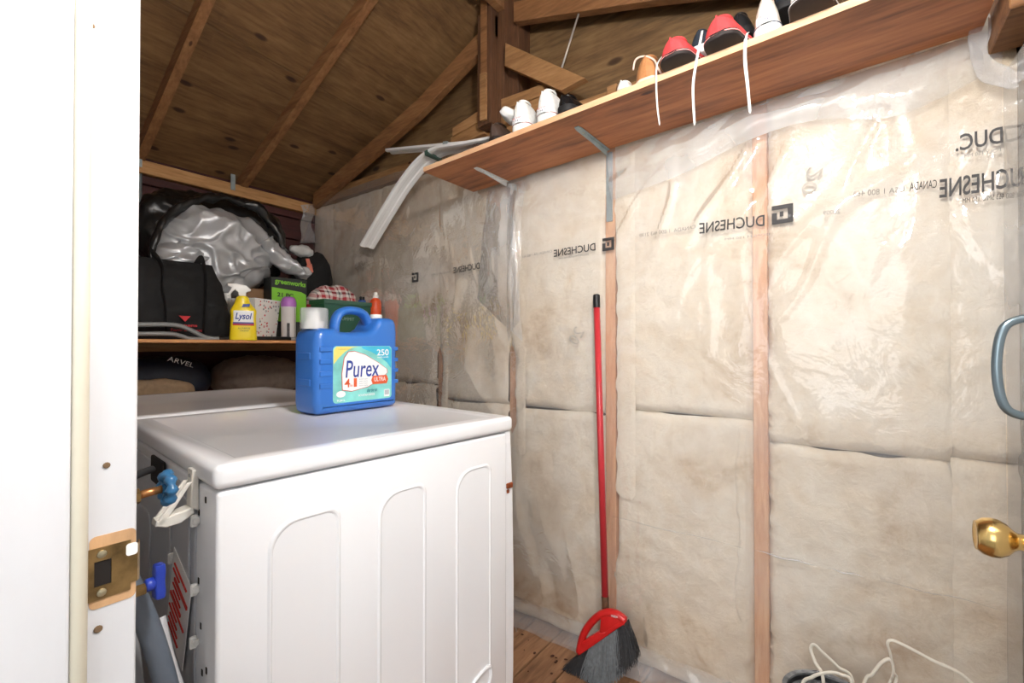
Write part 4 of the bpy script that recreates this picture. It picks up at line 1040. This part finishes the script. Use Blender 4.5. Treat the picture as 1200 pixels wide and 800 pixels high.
hdp = [(-.056, .055), (-.054, .046), (-.040, .038), (-.050, .018), (-.057, .004), (-.050, .002), (-.036, .022), (-.028, .030), (-.016, .020), (-.013, 0), (.013, 0), (.014, .021), (.030, .027), (.032, .033), (.014, .050), (-.023, .056)]
hdp = [(u-.004, v+.186) for u, v in hdp]
obj('trigger_head', prism(B(), hdp, -.011, .011, 'xz', .003, 2), WPLAS, sb, smooth=True, wn=40)

# patterned gift box
def dots_mat():
    m, nt, bs = new_mat('dotted_paper'); L = nt.links
    tc = coords(nt, (1, 1, 1)); v = nt.nodes.new('ShaderNodeTexVoronoi'); v.inputs['Scale'].default_value = 62; v.inputs['Randomness'].default_value = .75; L.new(tc.outputs[0], v.inputs['Vector'])
    rr = ramp(nt, [(0, (0, 0, 0)), (.12, (0, 0, 0)), (.16, (1, 1, 1)), (.30, (1, 1, 1)), (.34, (0, 0, 0))]); L.new(v.outputs['Distance'], rr.inputs[0])
    sp_ = nt.nodes.new('ShaderNodeSeparateColor'); L.new(v.outputs['Color'], sp_.inputs[0])
    rc = ramp(nt, [(0, srgb(196, 40, 52)), (.4, srgb(196, 40, 52)), (.42, srgb(120, 130, 130)), (.75, srgb(120, 130, 130)), (.77, srgb(228, 226, 220))]); rc.color_ramp.interpolation = 'CONSTANT'
    L.new(sp_.outputs[0], rc.inputs[0])
    mx = nt.nodes.new('ShaderNodeMix'); mx.data_type = 'RGBA'; L.new(rr.outputs[0], mx.inputs[0]); mx.inputs[6].default_value = (*srgb(228, 226, 220), 1); L.new(rc.outputs[0], mx.inputs[7])
    L.new(mx.outputs[2], bs.inputs['Base Color']); bs.inputs['Roughness'].default_value = .5; return m
gx = X_at(297, 2.31)+.012
gb = thing('gift_box', 'white open gift box patterned with red and grey dots behind the yellow spray bottle', 'box', (gx, 2.325, SZ), radians(24))
def taper_box(bm, w, d, h, w2, d2, t=.003):
    o1 = [(-w/2, -d/2), (w/2, -d/2), (w/2, d/2), (-w/2, d/2)]; k = w2/w; k2 = d2/d
    lo = [bm.verts.new((x, y, 0)) for x, y in o1]; hi = [bm.verts.new((x*k, y*k2, h)) for x, y in o1]
    hin = [bm.verts.new((x*k-math.copysign(t, x), y*k2-math.copysign(t, y), h)) for x, y in o1]; lin = [bm.verts.new((x-math.copysign(t, x), y-math.copysign(t, y), t)) for x, y in o1]
    bm.faces.new(lo[::-1]); bm.faces.new(lin)
    for i in range(4):
        j = (i+1) % 4
        bm.faces.new((lo[i], lo[j], hi[j], hi[i])); bm.faces.new((hi[i], hi[j], hin[j], hin[i])); bm.faces.new((hin[i], hin[j], lin[j], lin[i]))
    return bm
obj('box_body', taper_box(B(), .135, .12, .195, .165, .15), dots_mat(), gb)
obj('paper_rim', taper_box(B(), .166, .151, .004, .166, .151, .004), LWH, gb, loc=(0, 0, .193))
# small white bottle behind
tag(obj('small_bottle', lathe(B(), [(.022, 0), (.024, .01), (.024, .16), (.014, .185), (.013, .20), (.016, .201), (.016, .225), (.002, .226)], 20, Matrix.Translation((X_at(266, 2.40), 2.40, SZ))), WPLAS, smooth=True, wn=40), 'small white bottle peeking out beside the black tote bag', 'bottle')
# purple-lidded bottle
pb = thing('shaker_bottle', 'white bottle with domed purple lid beside the dotted gift box', 'bottle', (X_at(338, 2.225), 2.225, SZ))
pbody = obj('body', lathe(B(), [(.030, 0), (.032, .004), (.033, .16), (.034, .165)], 28), mat('bottle_white', srgb(214, 212, 210), .4, 0, .03, 20), pb, smooth=True, wn=40)
obj('lid', lathe(B(), [(.0345, .165), (.035, .170), (.035, .186), (.030, .205), (.020, .214), (.002, .216)], 28), mat('purple_plastic', srgb(178, 112, 196), .35, 0, .03), pb, smooth=True, wn=50)
obj('ink_drawing', loft(B(), [(0, 0, .010, .0327, .0327, 2), (0, 0, .05, .033, .033, 2), (0, 0, .085, .0332, .0332, 2)], 12, t0=-pi*.72, t1=-pi*.60, off=.0006, cap=False), mat('ink_dark', srgb(70, 66, 70), .6, 0, .3, 60), pbody, smooth=True)
obj('ink_line', loft(B(), [(0, 0, .010, .0327, .0327, 2), (0, 0, .16, .0334, .0334, 2)], 3, t0=-pi*.36, t1=-pi*.34, off=.0006, cap=False), mat('ink_dark', srgb(70, 66, 70), .6), pbody, smooth=True)
# green bin with bottles
GRN = mat('dark_green_plastic', srgb(28, 84, 62), .4, 0, .04, 20)
x0, x1 = X_at(377, 2.14), X_at(434, 2.14)
gbn = thing('green_bin', 'dark green plastic bin behind the detergent jug', 'bin', ((x0+x1)/2, 2.19, SZ))
obj('tub', taper_box(B(), (x1-x0)*.90, .11, .205, (x1-x0)*.97, .125, .004), GRN, gbn)
obj('rim', taper_box(B(), (x1-x0)*1.0, .14, .022, (x1-x0)*1.0, .14, .009), GRN, gbn, loc=(0, 0, .188))
letter('lettering', 'SUMMIT', (-.01, -.0645, .115), R, U, .085, .016, mat('pale_green_ink', srgb(150, 176, 160), .5), gbn)
obj('logo_tree', prism(B(), [(-.082, .108), (-.064, .108), (-.073, .132)], -.0650, -.0644, 'xz'), mat('pale_green_ink', srgb(150, 176, 160), .5), gbn)
ob = thing('sauce_bottle', 'orange bottle with white spout against the plastic wall', 'bottle', (X_at(440, 2.128), 2.128, SZ))
obj('body', lathe(B(), [(.026, 0), (.030, .005), (.031, .20), (.030, .218), (.025, .230), (.014, .238), (.012, .240)], 24), mat('orange_plastic', srgb(230, 86, 40), .35, 0, .03), ob, smooth=True, wn=50)
obj('spout', lathe(B(), [(.015, .2385), (.015, .254), (.010, .257), (.010, .270), (.005, .272)], 20), WPLAS, ob, smooth=True, wn=40)
nb = thing('dropper_bottle', 'small blue bottle standing inside the green bin', 'bottle', (X_at(424, 2.19), 2.19, SZ+.0042))
obj('body', lathe(B(), [(.020, 0), (.021, .19), (.021, .222)], 20), mat('blue_bottle', srgb(40, 80, 160), .4), nb, smooth=True, wn=50)
for dx in (-.008, .010): obj('cap', lathe(B(), [(.007, .222), (.007, .240), (.004, .243)], 14, Matrix.Translation((dx, 0, 0))), BLACKM, nb, smooth=True)

# cardboard box with open flap, power-tool box, plaid blanket
CARD = mat('cardboard', srgb(150, 116, 84), .85, 0, .06, 12)
xa, xb = X_at(205, 2.50), X_at(318, 2.50)
cb = thing('cardboard_box', 'open brown cardboard box behind the dotted gift box', 'box', ((xa+xb)/2, 2.64, SZ))
obj('carton', taper_box(B(), xb-xa, .32, .27, xb-xa, .32, .004), CARD, cb)
obj('flap', put(bxm((0, -.07, -.002), (.13, .07, .002)), ((xb-xa)/2-.03, -.09, .272), (.82, 0, .57), (0, 1, 0)), CARD, cb)
xa, xb = X_at(320, 2.345), X_at(360, 2.345)
pt_ = thing('tool_box', 'black and lime green power tool box half covered by plaid cloth', 'box', ((xa+xb)/2, 2.40, SZ), radians(-6))
wd = xb-xa
obj('carton', bxm((-wd/2, -.05, 0), (wd/2, .05, .325), .002, 1), mat('black_card', srgb(30, 36, 34), .6), pt_)
LIME = mat('lime_ink', srgb(124, 196, 44), .5, 0, .03)
fl_('lime_panel', [(-wd/2+.004, .10), (wd/2-.004, .10), (wd/2-.004, .245), (wd/2-.03, .258), (-wd/2+.004, .272)], -.0508, LIME, pt_)
letter('lettering', 'greenworks', (.006, -.0515, .298), (1, 0, -.05), (.05, 0, 1), .155, .034, LIME, pt_, .03)
letter('lettering', '21 PC', (-.02, -.0518, .235), (1, 0, -.05), (.05, 0, 1), .08, .022, mat('black_card', srgb(30, 36, 34), .6), pt_, .03)
def plaid_mat():
    m, nt, bs = new_mat('plaid_cloth'); L = nt.links
    tc = coords(nt, (1, 1, 1)); sx = nt.nodes.new('ShaderNodeSeparateXYZ'); n = noise_tex(nt, tc, 6, 2)
    ad = nt.nodes.new('ShaderNodeVectorMath'); ad.operation = 'MULTIPLY_ADD'; L.new(n.outputs['Color'], ad.inputs[0]); ad.inputs[1].default_value = (.06, .06, .06); L.new(tc.outputs[0], ad.inputs[2]); L.new(ad.outputs[0], sx.inputs[0])
    def stripes(src, per):
        a = nt.nodes.new('ShaderNodeMath'); a.operation = 'MULTIPLY'; L.new(src, a.inputs[0]); a.inputs[1].default_value = 1/per
        f = nt.nodes.new('ShaderNodeMath'); f.operation = 'FRACT'; L.new(a.outputs[0], f.inputs[0]); return f.outputs[0]
    c = []
    for src, st in ((sx.outputs[0], [(0, srgb(176, 40, 52)), (.38, srgb(176, 40, 52)), (.40, srgb(226, 220, 214)), (.62, srgb(226, 220, 214)), (.64, srgb(34, 32, 40)), (.74, srgb(34, 32, 40)), (.76, srgb(226, 220, 214))]),
                    (sx.outputs[2], [(0, srgb(190, 60, 70)), (.30, srgb(190, 60, 70)), (.32, srgb(232, 228, 224)), (.60, srgb(232, 228, 224)), (.62, srgb(60, 40, 50)), (.80, srgb(60, 40, 50)), (.82, srgb(232, 228, 224))])):
        r = ramp(nt, st); r.color_ramp.interpolation = 'CONSTANT'; L.new(stripes(src, .062), r.inputs[0]); c.append(r.outputs[0])
    mx = nt.nodes.new('ShaderNodeMix'); mx.data_type = 'RGBA'; mx.inputs[0].default_value = .5; L.new(c[0], mx.inputs[6]); L.new(c[1], mx.inputs[7]); L.new(mx.outputs[2], bs.inputs['Base Color'])
    bs.inputs['Roughness'].default_value = .9; return m
cx = X_at(388, 2.40)
tag(obj('plaid_blanket', blob(B(), (cx-.005, 2.385, SZ+.155), (.150, .075, .158), 56, 36, crumple(.022, 9, 2), 2.8), plaid_mat(), smooth=True), 'crumpled red, white and black plaid blanket behind the green bin', 'blanket')

# tote bag
TOTE = mat('black_nonwoven', srgb(13, 13, 14), .8, 0, .15, 60, .1)
tx = X_at(213, 2.30)
def totedisp(v, n):
    return n.normalized()*(.012*noise.noise(v*9)+.010*noise.noise(v*21)) if n.length else Vector()
tb = thing('tote_bag', 'black fabric tote bag with small red emblem standing on the back shelf', 'bag', (tx-.02, 2.325, SZ))
secs = interp_secs([(0, 0, .002, .205, .085, 4), (0, 0, .06, .222, .092, 3.4), (0, 0, .14, .208, .085, 3.2), (0, 0, .22, .190, .066, 3), (.0, 0, .29, .165, .040, 2.8), (.005, 0, .335, .14, .018, 2.6)], 8)
tbody = obj('bag_body', loft(B(), secs, 72, totedisp), TOTE, tb, smooth=True)
for sgn, x_ in ((-1, -.07), (1, .085)):
    pts = [(x_-.01*sgn, -.098, .03), (x_-.008*sgn, -.106, .12), (x_, -.094, .22), (x_+.01, -.055, .30), (x_+.012*sgn, -.01, .36), (x_, .02, .33)]
    obj('strap', tube(B(), spline(pts, 6), .016, 8, flat=.002), TOTE, tb, smooth=True)
rt = Vector((1, 0, -.03)); RD = mat('emblem_red', srgb(196, 36, 44), .6)
obj('emblem', prism(B(), [(-.018, .098), (.024, .098), (.004, .074)], -.1105, -.1098, 'xz'), RD, tbody)
letter('emblem_text', 'Tumpens', (-.002, -.1105, .058), R, U, .10, .017, RD, tbody, .02)
letter('emblem_text', 'Form & Forest', (.010, -.1105, .040), R, U, .11, .011, RD, tbody, .015)

# bin bag with silver lining, second black bag
BAGM = mat('black_bin_bag', srgb(10, 10, 11), .33, 0, .1, 30, .2); SILV = mat('silver_fabric', srgb(176, 178, 180), .36, .35, .06, 14, .1)
gbag = thing('garbage_bag', 'large black garbage bag bulging open over crumpled silver fabric on the back shelf', 'bag', (.98, 2.60, SZ), world=True)
cxb = X_at(245, 2.62)
bc1 = crumple(.030, 6, 4)
def bagd(v, n): return bc1(v, n)+n*(.014*noise.noise(Vector((v.x*26+v.z*10, v.z*14, v.y*9))))
bagb = obj('bag', blob(B(), (1.005, 2.665, SZ+.525), (.372, .165, .245), 110, 70, bagd, 2.3), BAGM, gbag, smooth=True)
hood = [ony(a, b, Y_) for a, b, Y_ in ((176, 318, 2.40), (180, 285, 2.40), (196, 255, 2.42), (225, 238, 2.43), (262, 230, 2.43), (295, 240, 2.43), (318, 262, 2.42), (334, 290, 2.40), (340, 310, 2.42))]
hs = spline(hood, 8); hbm = B()
tube(hbm, hs, [.010+.010*sin(pi*i/(len(hs)-1))+.008*noise.noise(Vector((i*.4, 0, 0))) for i in range(len(hs))], 12)
cr2 = crumple(.034, 9, 21)
for v in hbm.verts: v.co = v.co+cr2(v.co, Vector((.1, -.6, .6)))
obj('rolled_edge', hbm, BAGM, gbag, smooth=True)
sx_ = X_at(262, 2.44)
def sil(seed, amp, f):
    def d(v, n):
        q = Vector((v.x*.55+v.z*.83, v.z*.55-v.x*.83, v.y))
        w = .5*noise.noise(q*5+Vector((seed, 0, 0)))
        r1 = (1-min(1, abs(noise.noise(Vector((q.x*f+w*3, q.y*f*.35+w, seed))))*2.2))**2
        r2 = (1-min(1, abs(noise.noise(Vector((v.x*f*1.1-w*4, v.z*f*1.3+w*3, seed+9))))*2.4))**2
        return n*(amp*r1+amp*.55*r2+.045*noise.noise(v*4.5+Vector((0, seed, 0)))-.02)
    return d
obj('silver_fabric', blob(B(), (X_at(255, 2.47), 2.47, Z_at(255, 295, 2.47)), (.245, .115, .195), 170, 110, sil(3, .030, 9), 2.2), SILV, gbag, smooth=True)
obj('silver_fabric', blob(B(), (X_at(212, 2.42), 2.42, Z_at(212, 302, 2.42)), (.10, .06, .075), 80, 50, sil(8, .02, 12), 2.2), SILV, gbag, smooth=True)
tail = spline([ony(a, b, Y_) for a, b, Y_ in ((312, 282, 2.42), (328, 300, 2.40), (342, 314, 2.39), (360, 324, 2.38))], 10)
tl = B(); tube(tl, tail, [.048-.026*i/(len(tail)-1) for i in range(len(tail))], 20)
cr = sil(5, .03, 16)
for v in tl.verts: v.co = v.co+cr(v.co, Vector((.2, -1, .3)))
obj('silver_fabric', tl, SILV, gbag, smooth=True)
bx_ = X_at(367, 2.62)
bb = thing('drawstring_bag', 'black bag with coral print in the corner above the plaid blanket', 'bag', (bx_, 2.64, SZ), world=True)
obj('bag_body', blob(B(), (bx_, 2.64, SZ+.275), (.115, .085, .273), 60, 44, crumple(.016, 9, 9), 2.8), TOTE, bb, smooth=True)
cor = mat('coral_print', srgb(226, 130, 108), .6)
for pts in (((358, 303), (362, 303), (364, 309), (360, 311)), ((359, 311), (365, 309), (367, 319), (361, 320))):
    q_ = [ony(a, b, 2.535) for a, b in pts]
    obj('print', prism(B(), [(v.x, v.z) for v in q_], 2.532, 2.536, 'xz'), cor, bb)
obj('white_lining', blob(B(), (X_at(352, 2.60), 2.60, Z_at(352, 294, 2.60)), (.075, .04, .035), 40, 24, crumple(.014, 14, 3), 2.2), mat('pale_lining', srgb(196, 198, 196), .6), bb, smooth=True)

# soft bags on the ledge below the shelf
ZL = .918
tag(obj('duffel_bag', blob(B(), (X_at(190, 2.68), 2.68, ZL+.118), (.20, .12, .117), 70, 40, crumple(.014, 7, 5), 2.4), mat('navy_nylon', srgb(20, 30, 48), .5, 0, .1, 40), smooth=True), 'dark navy bag with white print squeezed under the back shelf', 'bag')
letter('print', 'ARVEL', (X_at(212, 2.56), 2.556, Z_at(212, 424, 2.56)), (1, 0, -.35), (.35, 0, 1), .11, .022, LWH, None)
lt = bpy.data.objects['print.002'] if 'print.002' in bpy.data.objects else None
if lt: world_part(lt, bpy.data.objects['duffel_bag'])
tag(obj('cloth_bundle', blob(B(), (X_at(303, 2.66), 2.66, ZL+.112), (.225, .13, .111), 80, 44, crumple(.022, 9, 12), 2.5), mat('taupe_cloth', srgb(112, 98, 88), .9, 0, .1, 40), smooth=True), 'crumpled grey brown cloth bundle under the back shelf beside the blue jug', 'cloth')
tag(obj('sack', blob(B(), (X_at(168, 2.515), 2.508, ZL+.068), (.20, .040, .067), 60, 30, crumple(.010, 8, 14), 2.6), mat('tan_burlap', srgb(150, 126, 98), .9, 0, .1, 60), smooth=True), 'tan coloured sack edge at the left behind the second machine', 'sack')

# ================================================================== bin with cords by the near corner
bn = thing('waste_bin', 'black round bin full of cords on the floor at the bottom edge', 'bin', (1.43, .055, .003))
obj('wall', lathe(B(), [(.075, 0), (.078, .004), (.098, .285), (.103, .290), (.103, .298), (.096, .298), (.093, .285), (.074, .012), (.002, .010)], 36), mat('black_bin_plastic', srgb(26, 26, 28), .35, 0, .1), bn, smooth=True, wn=40)
obj('liner', lathe(B(), [(.094, .285), (.096, .3), (.1065, .302), (.1075, .270), (.1045, .268)], 36), mat('clear_liner', srgb(120, 122, 124), .2, 0, .3, 40, .3), bn, smooth=True, wn=50)
CORD = mat('white_cord', srgb(222, 216, 202), .5, 0, .03)
def cord(pxs, X, r=.0042, extra0=(), extra1=()):
    pts = [Vector(e) for e in extra0]+[onx(a, b, x_) for (a, b), x_ in zip(pxs, X)]+[Vector(e) for e in extra1]
    return tube(B(), spline(pts, 8), r, 8, flat=r*.6)
ec = thing('extension_cord', 'white flat cable looping out of the black bin', 'cord', (1.45, .06, .3), world=True)
obj('cable', cord([(965, 800), (955, 775), (950, 760), (954, 755), (963, 763), (982, 781), (1000, 802)], [1.47, 1.49, 1.5, 1.5, 1.5, 1.49, 1.47], .0042, [(1.43, .08, .16)], [(1.43, .02, .15)]), CORD, ec, smooth=True)
obj('cable', cord([(940, 806), (952, 793), (968, 788), (985, 790), (1000, 806)], [1.44]*5, .0042, [(1.42, .10, .17)], [(1.42, .0, .17)]), CORD, ec, smooth=True)
ec2 = thing('extension_cord', 'beige white cable rising from the bin and running right toward the door', 'cord', (1.45, .0, .3), world=True)
obj('cable', cord([(1012, 802), (1022, 790), (1032, 777), (1042, 772), (1047, 780), (1046, 792), (1040, 806)], [1.5]*7, .0042, [(1.44, .03, .16)], [(1.44, .0, .17)]), CORD, ec2, smooth=True)
obj('cable', cord([(1047, 806), (1047, 785), (1043, 765), (1040, 754), (1044, 750), (1056, 754), (1090, 772), (1140, 801)], [1.5]*8, .0042, [(1.44, .01, .16)], [(1.47, -.29, .30), (1.40, -.28, .10), (1.30, -.27, .012), (1.15, -.26, .007)]), CORD, ec2, smooth=True)
